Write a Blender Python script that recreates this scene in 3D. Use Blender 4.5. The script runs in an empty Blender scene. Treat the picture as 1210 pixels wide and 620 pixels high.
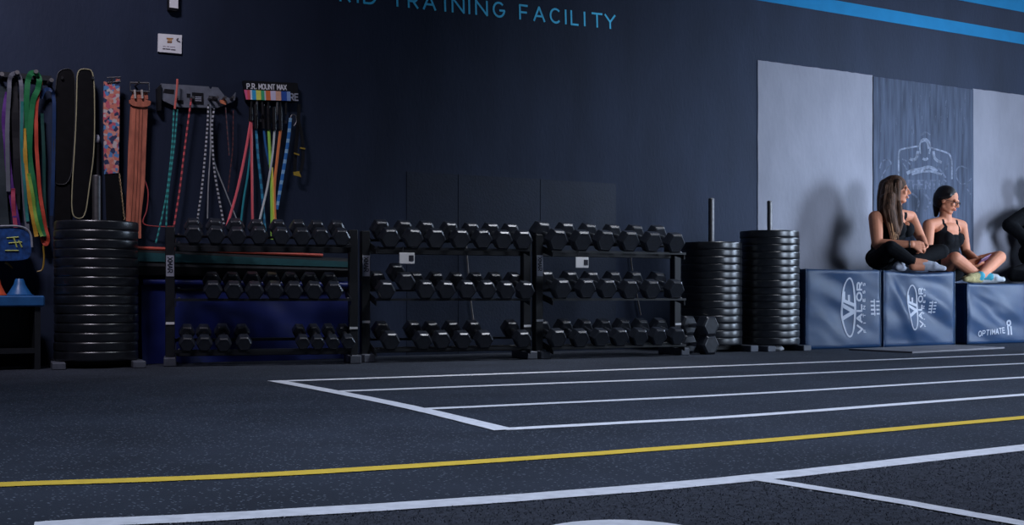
import bpy, bmesh, math, random
import numpy as np
from mathutils import Vector, Matrix, noise

random.seed(7)
SC = bpy.context.scene
COL = SC.collection
# ------------------------------------------------------------------ camera
F_PX, CX, HY, EYE = 1400.0, 605.0, 350.0, 0.40
YAW = math.atan(1400 / 2395)
SN, CS = math.sin(YAW), math.cos(YAW)
WALL = 7.30
cam_d = bpy.data.cameras.new('camera'); cam = bpy.data.objects.new('camera', cam_d); COL.objects.link(cam)
cam.location = (0, 0, EYE); cam.rotation_euler = (math.pi / 2, 0, -YAW)
cam_d.sensor_width = 36; cam_d.lens = F_PX / 1210 * 36; cam_d.shift_y = (HY - 310) / 1210
cam_d.clip_start = 0.05
SC.camera = cam
# ------------------------------------------------------------------ light
world = bpy.data.worlds.new('world'); SC.world = world; world.use_nodes = True
bg = world.node_tree.nodes['Background']; bg.inputs[0].default_value = (0.30, 0.42, 0.80, 1); bg.inputs[1].default_value = 0.022


def area(name, loc, target, sx, sy, power, col, spread=180):
    d = bpy.data.lights.new(name, 'AREA'); d.shape = 'RECTANGLE'; d.size = sx; d.size_y = sy; d.energy = power; d.color = col; d.spread = math.radians(spread)
    o = bpy.data.objects.new(name, d); COL.objects.link(o); o.location = loc
    o.rotation_euler = (Vector(target) - Vector(loc)).to_track_quat('-Z', 'Y').to_euler()
    return o


area('daylight_from_open_door', (8.7, -0.6, 1.7), (9.1, 7.3, 1.6), 2.8, 2.4, 92, (0.66, 0.79, 1.0), 70)
area('daylight_from_side_door', (13.2, 1.9, 1.6), (8.2, 6.9, 0.8), 1.4, 2.6, 38, (0.62, 0.77, 1.0), 34)
area('daylight_from_high_window', (15.0, 4.8, 4.4), (4.6, 6.5, 0.4), 1.6, 1.0, 20, (0.60, 0.76, 1.0), 46)
area('ceiling_lamp_near_belts', (-0.6, 4.2, 5.2), (0.4, 7.3, 2.3), 1.2, 0.4, 30, (0.90, 0.84, 1.0), 60)
area('ceiling_lamp_over_lanes', (1.6, 2.2, 5.6), (1.6, 2.8, 0.0), 2.4, 0.8, 38, (0.66, 0.78, 1.0), 66)
area('ceiling_lamp_over_lanes', (5.4, 2.4, 5.6), (5.4, 3.0, 0.0), 2.4, 0.8, 40, (0.66, 0.78, 1.0), 66)
area('ceiling_strip_over_racks', (5.4, 3.8, 5.6), (3.7, 6.3, 0.2), 3.4, 0.9, 17, (0.85, 0.90, 1.0), 36)
vs = SC.view_settings
SC.display_settings.display_device = 'sRGB'
vs.view_transform = 'Standard'; vs.look = 'None'; vs.exposure = 0.0; vs.gamma = 1.0; vs.use_curve_mapping = False


# ------------------------------------------------------------------ pixel helpers (places of things measured on the photograph)
def ray(px, py):
    u = (px - CX) / F_PX; v = (HY - py) / F_PX
    return Vector((SN + u * CS, CS - u * SN, v))


def G(px, py, z=0.0):
    r = ray(px, py); t = (z - EYE) / r.z
    return Vector((r.x * t, r.y * t, z))


def W(px, py, Y=WALL):
    r = ray(px, py); t = Y / r.y
    return Vector((r.x * t, Y, EYE + r.z * t))


def lin(c):
    return tuple(((x / 255) / 12.92 if x / 255 <= 0.04045 else ((x / 255 + 0.055) / 1.055) ** 2.4) for x in c)


# ------------------------------------------------------------------ materials
MATS = {}


def mat(name, col, rough=0.6, metal=0.0, var=0.15, scale=20.0, bump=0.0, bscale=60.0, stretch=(1, 1, 1), spec=0.5, sheen=0.0):
    if name in MATS: return MATS[name]
    m = bpy.data.materials.new(name); m.use_nodes = True; nt = m.node_tree; b = nt.nodes['Principled BSDF']
    tc = nt.nodes.new('ShaderNodeTexCoord'); mp = nt.nodes.new('ShaderNodeMapping'); mp.inputs['Scale'].default_value = stretch
    nt.links.new(tc.outputs['Object'], mp.inputs['Vector'])
    nz = nt.nodes.new('ShaderNodeTexNoise'); nz.inputs['Scale'].default_value = scale; nz.inputs['Detail'].default_value = 4
    nt.links.new(mp.outputs[0], nz.inputs['Vector'])
    cr = nt.nodes.new('ShaderNodeValToRGB')
    cr.color_ramp.elements[0].position = 0.3; cr.color_ramp.elements[1].position = 0.7
    cr.color_ramp.elements[0].color = (*[x * (1 - var) for x in col], 1); cr.color_ramp.elements[1].color = (*[min(1, x * (1 + var)) for x in col], 1)
    nt.links.new(nz.outputs['Fac'], cr.inputs[0]); nt.links.new(cr.outputs[0], b.inputs['Base Color'])
    b.inputs['Roughness'].default_value = rough; b.inputs['Metallic'].default_value = metal
    b.inputs['Specular IOR Level'].default_value = spec
    if sheen: b.inputs['Sheen Weight'].default_value = sheen
    if bump:
        n2 = nt.nodes.new('ShaderNodeTexNoise'); n2.inputs['Scale'].default_value = bscale; n2.inputs['Detail'].default_value = 5
        nt.links.new(mp.outputs[0], n2.inputs['Vector'])
        bp = nt.nodes.new('ShaderNodeBump'); bp.inputs['Strength'].default_value = bump; bp.inputs['Distance'].default_value = 0.01
        nt.links.new(n2.outputs['Fac'], bp.inputs['Height']); nt.links.new(bp.outputs[0], b.inputs['Normal'])
    MATS[name] = m
    return m


def striped(name, c1, c2, freq, rough=0.5, duty=0.5):
    if name in MATS: return MATS[name]
    m = mat(name, c1, rough); nt = m.node_tree; b = nt.nodes['Principled BSDF']
    tc = nt.nodes.new('ShaderNodeTexCoord'); sp = nt.nodes.new('ShaderNodeSeparateXYZ'); nt.links.new(tc.outputs['Object'], sp.inputs[0])
    mu = nt.nodes.new('ShaderNodeMath'); mu.operation = 'MULTIPLY'; mu.inputs[1].default_value = freq; nt.links.new(sp.outputs['Z'], mu.inputs[0])
    fr = nt.nodes.new('ShaderNodeMath'); fr.operation = 'FRACT'; nt.links.new(mu.outputs[0], fr.inputs[0])
    gt = nt.nodes.new('ShaderNodeMath'); gt.operation = 'GREATER_THAN'; gt.inputs[1].default_value = duty; nt.links.new(fr.outputs[0], gt.inputs[0])
    mx = nt.nodes.new('ShaderNodeMix'); mx.data_type = 'RGBA'; mx.inputs[6].default_value = (*c1, 1); mx.inputs[7].default_value = (*c2, 1)
    nt.links.new(gt.outputs[0], mx.inputs[0]); nt.links.new(mx.outputs[2], b.inputs['Base Color'])
    return m


def floral(name):
    m = mat(name, (0.2, 0.1, 0.1), 0.7); nt = m.node_tree; b = nt.nodes['Principled BSDF']
    tc = nt.nodes.new('ShaderNodeTexCoord'); v = nt.nodes.new('ShaderNodeTexVoronoi'); v.inputs['Scale'].default_value = 52
    nt.links.new(tc.outputs['Object'], v.inputs['Vector'])
    sp = nt.nodes.new('ShaderNodeSeparateColor'); nt.links.new(v.outputs['Color'], sp.inputs[0])
    cr = nt.nodes.new('ShaderNodeValToRGB'); cr.color_ramp.interpolation = 'CONSTANT'
    cols = [(0.55, 0.17, 0.12), (0.02, 0.03, 0.09), (0.08, 0.22, 0.45), (0.60, 0.25, 0.20), (0.50, 0.09, 0.13), (0.5, 0.42, 0.42)]
    e = cr.color_ramp.elements
    e[0].color = (*cols[0], 1); e[1].position = 0.22; e[1].color = (*cols[1], 1)
    for p, c in zip((0.42, 0.58, 0.74, 0.88), cols[2:]):
        x = e.new(p); x.color = (*c, 1)
    nt.links.new(sp.outputs[0], cr.inputs[0]); nt.links.new(cr.outputs[0], b.inputs['Base Color'])
    return m


def speckled(name, base, fleck, scale, thr, rough=0.75, bump=0.25, var=0.25):
    m = mat(name, base, rough, var=var, scale=2.2, bump=bump, bscale=140, spec=0.3); nt = m.node_tree; b = nt.nodes['Principled BSDF']
    old = b.inputs['Base Color'].links[0].from_socket
    tc = nt.nodes.new('ShaderNodeTexCoord')
    v = nt.nodes.new('ShaderNodeTexVoronoi'); v.inputs['Scale'].default_value = scale; nt.links.new(tc.outputs['Object'], v.inputs['Vector'])
    sp = nt.nodes.new('ShaderNodeSeparateColor'); nt.links.new(v.outputs['Color'], sp.inputs[0])
    g = nt.nodes.new('ShaderNodeMath'); g.operation = 'GREATER_THAN'; g.inputs[1].default_value = thr; nt.links.new(sp.outputs[0], g.inputs[0])
    l = nt.nodes.new('ShaderNodeMath'); l.operation = 'LESS_THAN'; l.inputs[1].default_value = 0.36; nt.links.new(v.outputs['Distance'], l.inputs[0])
    k = nt.nodes.new('ShaderNodeMath'); k.operation = 'MULTIPLY'; nt.links.new(g.outputs[0], k.inputs[0]); nt.links.new(l.outputs[0], k.inputs[1])
    mx = nt.nodes.new('ShaderNodeMix'); mx.data_type = 'RGBA'; mx.inputs[7].default_value = (*fleck, 1)
    nt.links.new(k.outputs[0], mx.inputs[0]); nt.links.new(old, mx.inputs[6]); nt.links.new(mx.outputs[2], b.inputs['Base Color'])
    return m


M_FLOOR = speckled('rubber_floor', (0.030, 0.036, 0.052), (0.15, 0.17, 0.21), 125, 0.80)
M_TURF = mat('turf', (0.046, 0.050, 0.068), 0.95, var=0.4, scale=60, bump=0.6, bscale=300)
M_BLADE = mat('turf_blade', (0.078, 0.082, 0.105), 0.9, var=0.5, scale=40)
M_BLADE_W = mat('turf_blade_white', (0.40, 0.40, 0.44), 0.9, var=0.15, scale=40)
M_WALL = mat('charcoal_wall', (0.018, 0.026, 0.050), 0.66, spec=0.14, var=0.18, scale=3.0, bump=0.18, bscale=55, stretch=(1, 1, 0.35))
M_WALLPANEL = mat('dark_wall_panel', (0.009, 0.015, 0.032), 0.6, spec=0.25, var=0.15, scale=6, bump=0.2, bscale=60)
M_GREYPANEL = mat('grey_painted_panel', (0.235, 0.235, 0.275), 0.7, spec=0.2, var=0.10, scale=4, bump=0.25, bscale=28, stretch=(1, 1, 0.5))
M_BOARD = mat('weathered_board', (0.062, 0.076, 0.112), 0.75, spec=0.08, var=0.35, scale=14, bump=0.7, bscale=22, stretch=(1.6, 1, 0.16))
M_EMBLEM = mat('emblem_paint', (0.15, 0.17, 0.22), 0.8, spec=0.1, var=0.45, scale=30)
M_EMBLEM_DIM = mat('emblem_paint_faded', (0.085, 0.10, 0.14), 0.8, spec=0.1, var=0.45, scale=30)
M_BLUE = mat('blue_paint', (0.010, 0.20, 0.42), 0.7, spec=0.15, var=0.08, scale=6)
M_BLUEL = mat('blue_lettering', (0.05, 0.60, 0.95), 0.5, var=0.05)
M_WHITELINE = mat('white_line_paint', (0.88, 0.86, 0.90), 0.75, var=0.10, scale=40)
M_YELLOW = mat('yellow_line_paint', (0.92, 0.60, 0.06), 0.7, var=0.10, scale=40)
M_RUBBER = mat('black_rubber', (0.022, 0.026, 0.036), 0.33, spec=0.7, var=0.3, scale=50, bump=0.08, bscale=150)
M_PLATE = mat('bumper_rubber', (0.010, 0.012, 0.016), 0.31, spec=0.95, var=0.3, scale=30, bump=0.06, bscale=90)
M_STEEL = mat('brushed_steel', (0.20, 0.195, 0.20), 0.5, 1.0, var=0.15, scale=40)
M_CHROME = mat('chrome_handle', (0.5, 0.5, 0.52), 0.3, 1.0, var=0.1)
M_RACK = mat('rack_black_paint', (0.014, 0.016, 0.020), 0.42, var=0.15)
M_RACKFOOT = mat('rack_foot_grey', (0.10, 0.11, 0.14), 0.5, var=0.2)
M_LABEL = mat('label_plate', (0.42, 0.44, 0.52), 0.5, var=0.1)
M_INK = mat('black_ink', (0.015, 0.016, 0.03), 0.6)
M_WHITE = mat('white_plastic', (0.80, 0.80, 0.82), 0.5, var=0.06)
M_BLACKPL = mat('black_plastic', (0.010, 0.010, 0.012), 0.4)
M_VINYL = mat('navy_vinyl', (0.008, 0.030, 0.080), 0.42, spec=0.18, var=0.15, scale=5, bump=0.10, bscale=7, stretch=(1, 1, 1.6))
M_VINYL_D = mat('dark_vinyl', (0.008, 0.010, 0.016), 0.5, var=0.2, scale=5)
M_PRINT = mat('silver_print', (0.30, 0.32, 0.38), 0.55, var=0.1)
M_LEATHER = mat('brown_leather', (0.44, 0.13, 0.075), 0.6, var=0.35, scale=26, bump=0.2, stretch=(1, 1, 0.3))
M_BELT = mat('black_foam', (0.005, 0.005, 0.006), 0.85, spec=0.12, var=0.2)
M_PIPING = mat('tan_piping', (0.32, 0.29, 0.17), 0.7)
M_FLORAL = floral('floral_fabric')
M_MATBLUE = mat('blue_tarpaulin', (0.006, 0.014, 0.12), 0.42, var=0.25, scale=4)
M_TEAL = mat('teal_mat', (0.010, 0.075, 0.085), 0.6)
M_REDPIPE = mat('red_piping', (0.55, 0.08, 0.05), 0.55)
M_SKIN = mat('skin', (0.52, 0.205, 0.115), 0.62, var=0.10, scale=14, spec=0.3)
M_BLACKCLOTH = mat('black_cloth', (0.004, 0.0045, 0.006), 0.9, spec=0.12, var=0.2, scale=30, bump=0.15, bscale=50)
M_HAIR_BR = mat('brown_hair', (0.060, 0.028, 0.015), 0.7, spec=0.2, var=0.75, scale=30, stretch=(3, 3, 0.25), bump=0.6, bscale=40)
M_HAIR_BL = mat('black_hair', (0.007, 0.005, 0.005), 0.5, spec=0.3, var=0.4, scale=60)
M_SOCK_G = mat('grey_sock', (0.30, 0.31, 0.36), 0.85, var=0.15, scale=60)
M_SOCK_T = mat('teal_sock', (0.03, 0.26, 0.34), 0.85, var=0.15, scale=60)
M_SOCK_O = mat('olive_sole', (0.30, 0.25, 0.11), 0.85, var=0.3, scale=60)
M_SOCK_W = mat('white_sock', (0.42, 0.45, 0.48), 0.85, var=0.15, scale=60)
M_LIP = mat('lips', (0.36, 0.11, 0.09), 0.45)
M_TEETH = mat('teeth', (0.6, 0.58, 0.55), 0.4)


# ------------------------------------------------------------------ mesh helpers
class MB:
    def __init__(self): self.v = []; self.f = []

    def add(self, vs, fs):
        n = len(self.v); self.v += [Vector(p) for p in vs]; self.f += [tuple(i + n for i in f) for f in fs]; return self

    def box(self, lo, hi, ch=0.0):
        x0, y0, z0 = lo; x1, y1, z1 = hi
        if ch <= 0:
            return self.add([(x0, y0, z0), (x1, y0, z0), (x1, y1, z0), (x0, y1, z0), (x0, y0, z1), (x1, y0, z1), (x1, y1, z1), (x0, y1, z1)],
                            [(0, 3, 2, 1), (4, 5, 6, 7), (0, 1, 5, 4), (1, 2, 6, 5), (2, 3, 7, 6), (3, 0, 4, 7)])
        bm = bmesh.new(); bmesh.ops.create_cube(bm, size=1)
        for v in bm.verts: v.co = Vector(((x0 + x1) / 2 + v.co.x * (x1 - x0), (y0 + y1) / 2 + v.co.y * (y1 - y0), (z0 + z1) / 2 + v.co.z * (z1 - z0)))
        bmesh.ops.bevel(bm, geom=list(bm.edges), offset=ch, segments=1, affect='EDGES')
        bm.verts.index_update(); self.add([v.co for v in bm.verts], [[v.index for v in f.verts] for f in bm.faces]); bm.free()
        return self

    def prism(self, pts, off):
        """closed outline of 3-D points, pushed along the vector off"""
        n = len(pts); off = Vector(off)
        vs = [Vector(p) for p in pts] + [Vector(p) + off for p in pts]
        return self.add(vs, [tuple(range(n)), tuple(range(2 * n - 1, n - 1, -1))] + [(i, i + n, (i + 1) % n + n, (i + 1) % n) for i in range(n)])

    def tube(self, pts, r, n=8, closed=False, r2=None):
        pts = [Vector(p) for p in pts]; m = len(pts); vs = []; fs = []
        up = Vector((0, 0, 1)); prev = None
        for i, p in enumerate(pts):
            a = pts[i - 1] if (i > 0 or closed) else p; b = pts[(i + 1) % m] if (i < m - 1 or closed) else p
            t = (b - a).normalized()
            if prev is None:
                s = t.cross(up); s = s if s.length > 1e-3 else t.cross(Vector((1, 0, 0)))
            else: s = prev - t * prev.dot(t)
            s.normalize(); prev = s; w = t.cross(s)
            rr = r if r2 is None else r + (r2 - r) * i / (m - 1)
            for k in range(n):
                an = 2 * math.pi * k / n; vs.append(p + (s * math.cos(an) + w * math.sin(an)) * rr)
        for i in range(m if closed else m - 1):
            for k in range(n):
                j = (i + 1) % m; fs.append((i * n + k, i * n + (k + 1) % n, j * n + (k + 1) % n, j * n + k))
        if not closed: fs += [tuple(range(n - 1, -1, -1)), tuple(range((m - 1) * n, m * n))]
        return self.add(vs, fs)

    def ribbon(self, pts, w, th, closed=False, nrm=(0, -1, 0)):
        """flat strap: width across the path in the plane square to nrm, thickness along nrm"""
        pts = [Vector(p) for p in pts]; nrm = Vector(nrm); m = len(pts); vs = []; fs = []
        for i, p in enumerate(pts):
            a = pts[i - 1] if (i > 0 or closed) else p; b = pts[(i + 1) % m] if (i < m - 1 or closed) else p
            t = (b - a).normalized(); s = t.cross(nrm).normalized(); ww = w[i] if isinstance(w, (list, tuple)) else w
            q = s.cross(t).normalized()
            vs += [p - s * ww / 2 - q * th / 2, p + s * ww / 2 - q * th / 2, p + s * ww / 2 + q * th / 2, p - s * ww / 2 + q * th / 2]
        for i in range(m if closed else m - 1):
            j = (i + 1) % m
            for k in range(4): fs.append((i * 4 + k, i * 4 + (k + 1) % 4, j * 4 + (k + 1) % 4, j * 4 + k))
        if not closed: fs += [(3, 2, 1, 0), tuple(range(4 * m - 4, 4 * m))]
        return self.add(vs, fs)

    def lathe(self, prof, n=32, c=(0, 0, 0), cap=True):
        c = Vector(c); vs = []; fs = []; m = len(prof)
        for k in range(n):
            a = 2 * math.pi * k / n
            for r, z in prof: vs.append(c + Vector((r * math.cos(a), r * math.sin(a), z)))
        for k in range(n):
            j = (k + 1) % n
            for i in range(m - 1): fs.append((k * m + i, j * m + i, j * m + i + 1, k * m + i + 1))
        if cap:
            fs.append(tuple(k * m for k in range(n - 1, -1, -1))); fs.append(tuple(k * m + m - 1 for k in range(n)))
        return self.add(vs, fs)

    def ell(self, c, r, rot=None, n=14):
        c = Vector(c); vs = []; fs = []; h = n // 2
        R = rot or Matrix.Identity(3)
        for i in range(h + 1):
            th = math.pi * i / h
            for k in range(n):
                a = 2 * math.pi * k / n
                vs.append(c + R @ Vector((r[0] * math.sin(th) * math.cos(a), r[1] * math.sin(th) * math.sin(a), r[2] * math.cos(th))))
        for i in range(h):
            for k in range(n): fs.append((i * n + k, i * n + (k + 1) % n, (i + 1) * n + (k + 1) % n, (i + 1) * n + k))
        return self.add(vs, fs)


def link(name, me, m, parent=None, smooth=False):
    o = bpy.data.objects.new(name, me); COL.objects.link(o)
    if m is not None and len(me.materials) == 0: me.materials.append(m)
    if parent is not None: o.parent = parent
    if smooth:
        for p in me.polygons: p.use_smooth = True
    return o


def obj(name, mb, m, parent=None, smooth=False, world=True, origin=None, fixn=True):
    """one mesh object; with world=True the points are world points and are brought into the parent's (unturned) frame"""
    off = Vector((0, 0, 0))
    if parent is not None and world:
        q = parent
        while q is not None: off += q.location; q = q.parent
    if parent is None and origin is not None: off = Vector(origin)
    me = bpy.data.meshes.new(name); me.from_pydata([tuple(v - off) for v in mb.v], [], mb.f)
    if fixn:
        bm = bmesh.new(); bm.from_mesh(me); bmesh.ops.remove_doubles(bm, verts=bm.verts, dist=1e-6); bmesh.ops.recalc_face_normals(bm, faces=bm.faces); bm.to_mesh(me); bm.free()
    if smooth:
        me.shade_smooth() if hasattr(me, 'shade_smooth') else None
        try: me.set_sharp_from_angle(angle=math.radians(38))
        except Exception: pass
    o = link(name, me, m, parent)
    if parent is None and origin is not None: o.location = origin
    return o


def tag(o, label=None, cat=None, group=None, kind=None):
    if label: o['label'] = label
    if cat: o['category'] = cat
    if group: o['group'] = group
    if kind: o['kind'] = kind
    return o


def thing(name, label, cat, loc=(0, 0, 0), rz=0.0, group=None):
    o = bpy.data.objects.new(name, None); COL.objects.link(o); o.location = loc; o.rotation_euler = (0, 0, rz)
    o.empty_display_size = 0.1
    return tag(o, label, cat, group)


def smoothpath(pts, n=6):
    pts = [Vector(p) for p in pts]; out = []
    for i in range(len(pts) - 1):
        p0 = pts[max(i - 1, 0)]; p1 = pts[i]; p2 = pts[i + 1]; p3 = pts[min(i + 2, len(pts) - 1)]
        for k in range(n):
            t = k / n
            out.append(0.5 * ((2 * p1) + (p2 - p0) * t + (2 * p0 - 5 * p1 + 4 * p2 - p3) * t * t + (3 * p1 - p0 - 3 * p2 + p3) * t ** 3))
    return out + [pts[-1]]


ORD = ['first', 'second', 'third', 'fourth', 'fifth', 'sixth', 'seventh', 'eighth', 'ninth', 'tenth', 'eleventh', 'twelfth', 'thirteenth', 'fourteenth', 'fifteenth', 'sixteenth', 'seventeenth']

# stroke letters, unit box
arc = lambda cx, cy, rx, ry, a0, a1, n=10: [(cx + rx * math.cos(math.radians(a0 + (a1 - a0) * i / n)), cy + ry * math.sin(math.radians(a0 + (a1 - a0) * i / n))) for i in range(n + 1)]
GLYPH = {
    'A': [[(0, 0), (.5, 1), (1, 0)], [(.18, .34), (.82, .34)]],
    'B': [[(0, 0), (0, 1), (.55, 1)] + arc(.55, .76, .3, .24, 90, -90) + [(0, .52)], [(.55, .52)] + arc(.6, .26, .35, .26, 90, -90) + [(0, 0)]],
    'C': [arc(.55, .5, .5, .5, 48, 312, 16)], 'D': [[(0, 0), (0, 1), (.4, 1)] + arc(.4, .5, .55, .5, 90, -90, 14) + [(0, 0)]],
    'E': [[(.85, 0), (0, 0), (0, 1), (.85, 1)], [(0, .52), (.75, .52)]], 'F': [[(0, 0), (0, 1), (.85, 1)], [(0, .5), (.75, .5)]],
    'G': [arc(.52, .5, .5, .5, 48, 350, 16) + [(1.0, .45), (.6, .45)]], 'H': [[(0, 0), (0, 1)], [(1, 0), (1, 1)], [(0, .52), (1, .52)]],
    'I': [[(.5, 0), (.5, 1)]], 'L': [[(.05, 1), (.05, 0), (.85, 0)]], 'M': [[(0, 0), (0, 1), (.5, .3), (1, 1), (1, 0)]],
    'N': [[(0, 0), (0, 1), (1, 0), (1, 1)]], 'O': [arc(.5, .5, .5, .5, 0, 360, 20)], 'P': [[(0, 0), (0, 1), (.55, 1)] + arc(.55, .72, .33, .28, 90, -90) + [(0, .44)]],
    'R': [[(0, 0), (0, 1), (.55, 1)] + arc(.55, .72, .33, .28, 90, -90) + [(0, .44)], [(.45, .44), (.92, 0)]],
    'S': [arc(.5, .75, .38, .25, 30, 270, 10) + arc(.5, .25, .4, .25, 90, -150, 10)], 'T': [[(0, 1), (1, 1)], [(.5, 0), (.5, 1)]],
    'U': [[(0, 1), (0, .4)] + arc(.5, .4, .5, .4, 180, 360) + [(1, 1)]], 'V': [[(0, 1), (.5, 0), (1, 1)]],
    'X': [[(0, 0), (1, 1)], [(0, 1), (1, 0)]], 'Y': [[(0, 1), (.5, .48), (1, 1)], [(.5, .48), (.5, 0)]], '.': [[(.5, 0), (.5, .1)]], ' ': [],
}


def stroke2d(mb, pl, w, fn, closed=False):
    """polyline in 2-D drawn as flat strokes of width w, mapped to 3-D by fn(u, v)"""
    for (a, b) in zip(pl[:-1], pl[1:]):
        dx, dy = b[0] - a[0], b[1] - a[1]; L = math.hypot(dx, dy)
        if L < 1e-7: continue
        dx /= L; dy /= L; h = w / 2; e = h * 0.6
        q = [(a[0] - dx * e - dy * h, a[1] - dy * e + dx * h), (b[0] + dx * e - dy * h, b[1] + dy * e + dx * h),
             (b[0] + dx * e + dy * h, b[1] + dy * e - dx * h), (a[0] - dx * e + dy * h, a[1] - dy * e - dx * h)]
        lift = Vector((0, -0.00003 * (len(mb.f) % 40), 0))
        mb.add([fn(*p) + lift for p in q], [(0, 1, 2, 3)])


def text2d(mb, s, x, y, h, fn, lw=0.62, gap=0.26, w=0.15):
    for ch in s:
        g = GLYPH.get(ch, []); cw = h * (lw if ch not in 'I. ' else lw * 0.4)
        for pl in g: stroke2d(mb, [(x + p[0] * cw, y + p[1] * h) for p in pl], h * w, fn)
        x += cw + h * gap
    return x


# ================================================================== the setting
def struct(name, mb, m, **k):
    return tag(obj(name, mb, m, **k), kind='structure')


floor = struct('floor', MB().box((-7, -4, -0.2), (18, WALL + 0.3, 0)), M_FLOOR)
floor['label'] = 'dark speckled rubber gym floor with painted lane lines'
wall = struct('wall_back', MB().box((-7, WALL, 0), (18, WALL + 0.3, 5.2)), M_WALL)
wall['label'] = 'dark charcoal gym wall with blue stripes and lettering'

# wall panels: two pale ones, the weathered board between them, dark boards low on the wall
xs = [W(895, 200).x, W(1031, 200).x, W(1149, 200).x]
ztop = W(895, 71).z


def wallpanel(x0, x1, z0, z1, m, th, label=None, wob=0.0, bev=0.0):
    n = 26; mb = MB(); pts = []
    rr = lambda: random.uniform(-wob, wob)
    pts += [(x0 + (x1 - x0) * i / n, WALL - th, z1 + rr()) for i in range(n)]
    pts += [(x1 + rr(), WALL - th, z1 - (z1 - z0) * i / n) for i in range(n)]
    pts += [(x1, WALL - th, z0), (x0, WALL - th, z0)]
    pts += [(x0 + rr(), WALL - th, z0 + (z1 - z0) * i / n) for i in range(1, n)]
    mb.prism(pts, (0, th - 0.0005, 0))
    o = obj('panel', mb, m, wall)
    if label: o['label'] = label
    return o


wallpanel(xs[0], xs[1] - 0.005, 0.0, ztop, M_GREYPANEL, 0.006, 'pale grey painted wall panel beside the plate stacks', 0.0025)
wallpanel(xs[1], xs[2], 0.0, ztop - 0.01, M_BOARD, 0.012, 'weathered blue grey board with a faded shield emblem', 0.002)
wallpanel(xs[2] + 0.005, xs[2] + 1.32, 0.0, ztop, M_GREYPANEL, 0.006, 'pale grey painted wall panel behind the seated people', 0.0025)
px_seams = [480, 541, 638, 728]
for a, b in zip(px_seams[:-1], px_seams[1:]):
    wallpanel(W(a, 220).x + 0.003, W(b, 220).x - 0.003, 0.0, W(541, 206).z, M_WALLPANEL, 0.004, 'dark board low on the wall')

# blue stripes
for (py0, py1, px) in ((41.0, 27.0, 1140), (7.5, -7.5, 1172)):
    z0, z1 = W(px, py0).z, W(px, py1).z
    o = obj('stripe', MB().box((W(560, 0).x, WALL - 0.003, z0), (16, WALL - 0.0004, z1)), M_BLUE, wall); o['label'] = 'bright blue painted wall stripe'

# lettering, letter by letter on its slightly sinking line
LET = [('H', -48), ('Y', 6), ('B', 60), ('R', 122), ('I', 168), ('D', 215), ('T', 317), ('R', 378), ('A', 438), ('I', 497), ('N', 546), ('I', 588), ('N', 634), ('G', 699),
       ('F', 795), ('A', 851), ('C', 911), ('I', 951), ('L', 986), ('I', 1022), ('T', 1069), ('Y', 1118)]
base_py = lambda px: (-2.5 if px < 396 else 0) + 7.0 + (px - 469.6) * (0.105 if px > 469.6 else 0.092)
for ch, zx in LET:
    px = 370 + zx / 3.184; py = base_py(px)
    c = W(px, py, WALL - 0.0025); nx = W(px + 3, base_py(px + 3), WALL - 0.0025)
    tx = (nx - c).normalized(); ty = Vector((-tx.z, 0, tx.x)); h = 0.098; w = 0.088 if ch not in 'I' else 0.03
    if ch in 'LFER': w = 0.072
    mb = MB()
    fn = lambda u, v, c=c, tx=tx, ty=ty: c + tx * u + ty * v
    for pl in GLYPH[ch]: stroke2d(mb, [((p[0] - 0.5) * w, p[1] * h) for p in pl], 0.0148, fn)
    o = obj('letter', mb, M_BLUEL, wall)

# shield emblem on the board
BZ = WALL - 0.0126
bx = lambda zx, zy: W(1025 + zx / 5.637, 140 + zy / 5.637, BZ)
em = MB(); fn = lambda u, v: bx(u, v)


def soft(pl, it=2):
    for _ in range(it):
        o_ = [pl[0]]
        for a, b in zip(pl[:-1], pl[1:]): o_ += [(a[0] * .75 + b[0] * .25, a[1] * .75 + b[1] * .25), (a[0] * .25 + b[0] * .75, a[1] * .25 + b[1] * .75)]
        pl = o_ + [pl[-1]]
    return pl


S_ = lambda mb, pl, w: stroke2d(mb, soft(pl), w, fn)
S_(em, [(208, 380), (208, 215), (225, 203), (340, 183)], 11); S_(em, [(425, 195), (520, 222), (562, 248), (562, 400)], 11)
S_(em, [(352, 232), (346, 180), (358, 142), (385, 130), (412, 150), (420, 190), (412, 232)], 10)
S_(em, [(362, 150), (385, 140), (405, 160), (408, 195)], 20)
S_(em, [(268, 362), (300, 345), (352, 340), (400, 322), (436, 330), (455, 348)], 24); S_(em, [(300, 370), (360, 352), (430, 350), (490, 372)], 15)
S_(em, [(285, 270), (312, 278), (330, 255), (335, 222)], 18); S_(em, [(490, 290), (462, 280), (444, 258), (440, 222)], 18)
S_(em, [(372, 268), (386, 276), (398, 266)], 16)
o = obj('shield_emblem', em, M_EMBLEM, wall); o['label'] = 'faded white shield emblem with a muscular figure'
em = MB()
S_(em, [(82, 330), (95, 285), (135, 268), (165, 298), (130, 330), (100, 370), (88, 430)], 9); S_(em, [(232, 270), (275, 290), (300, 330)], 9); S_(em, [(465, 320), (500, 360), (520, 392)], 12); S_(em, [(240, 300), (262, 340)], 9)
S_(em, [(660, 330), (620, 312), (588, 340), (592, 400), (625, 440), (660, 430)], 9); S_(em, [(690, 400), (655, 455), (690, 505)], 9); S_(em, [(540, 300), (520, 340)], 9)
S_(em, [(300, 500), (345, 540), (330, 615)], 14); S_(em, [(380, 500), (425, 555), (380, 615)], 14)
S_(em, [(355, 112), (385, 88), (415, 108)], 12)
for k in range(26):
    x = random.uniform(60, 690); y = random.uniform(-185, 60); S_(em, [(x, y), (x + random.uniform(-4, 4), y + random.uniform(25, 70))], random.uniform(2, 5))
text2d(em, 'THENTIC', 262, -468, 56, lambda u, v: bx(u, -v), 0.55, 0.2, 0.2)
o = obj('faded_lettering', em, M_EMBLEM_DIM, wall)


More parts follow.
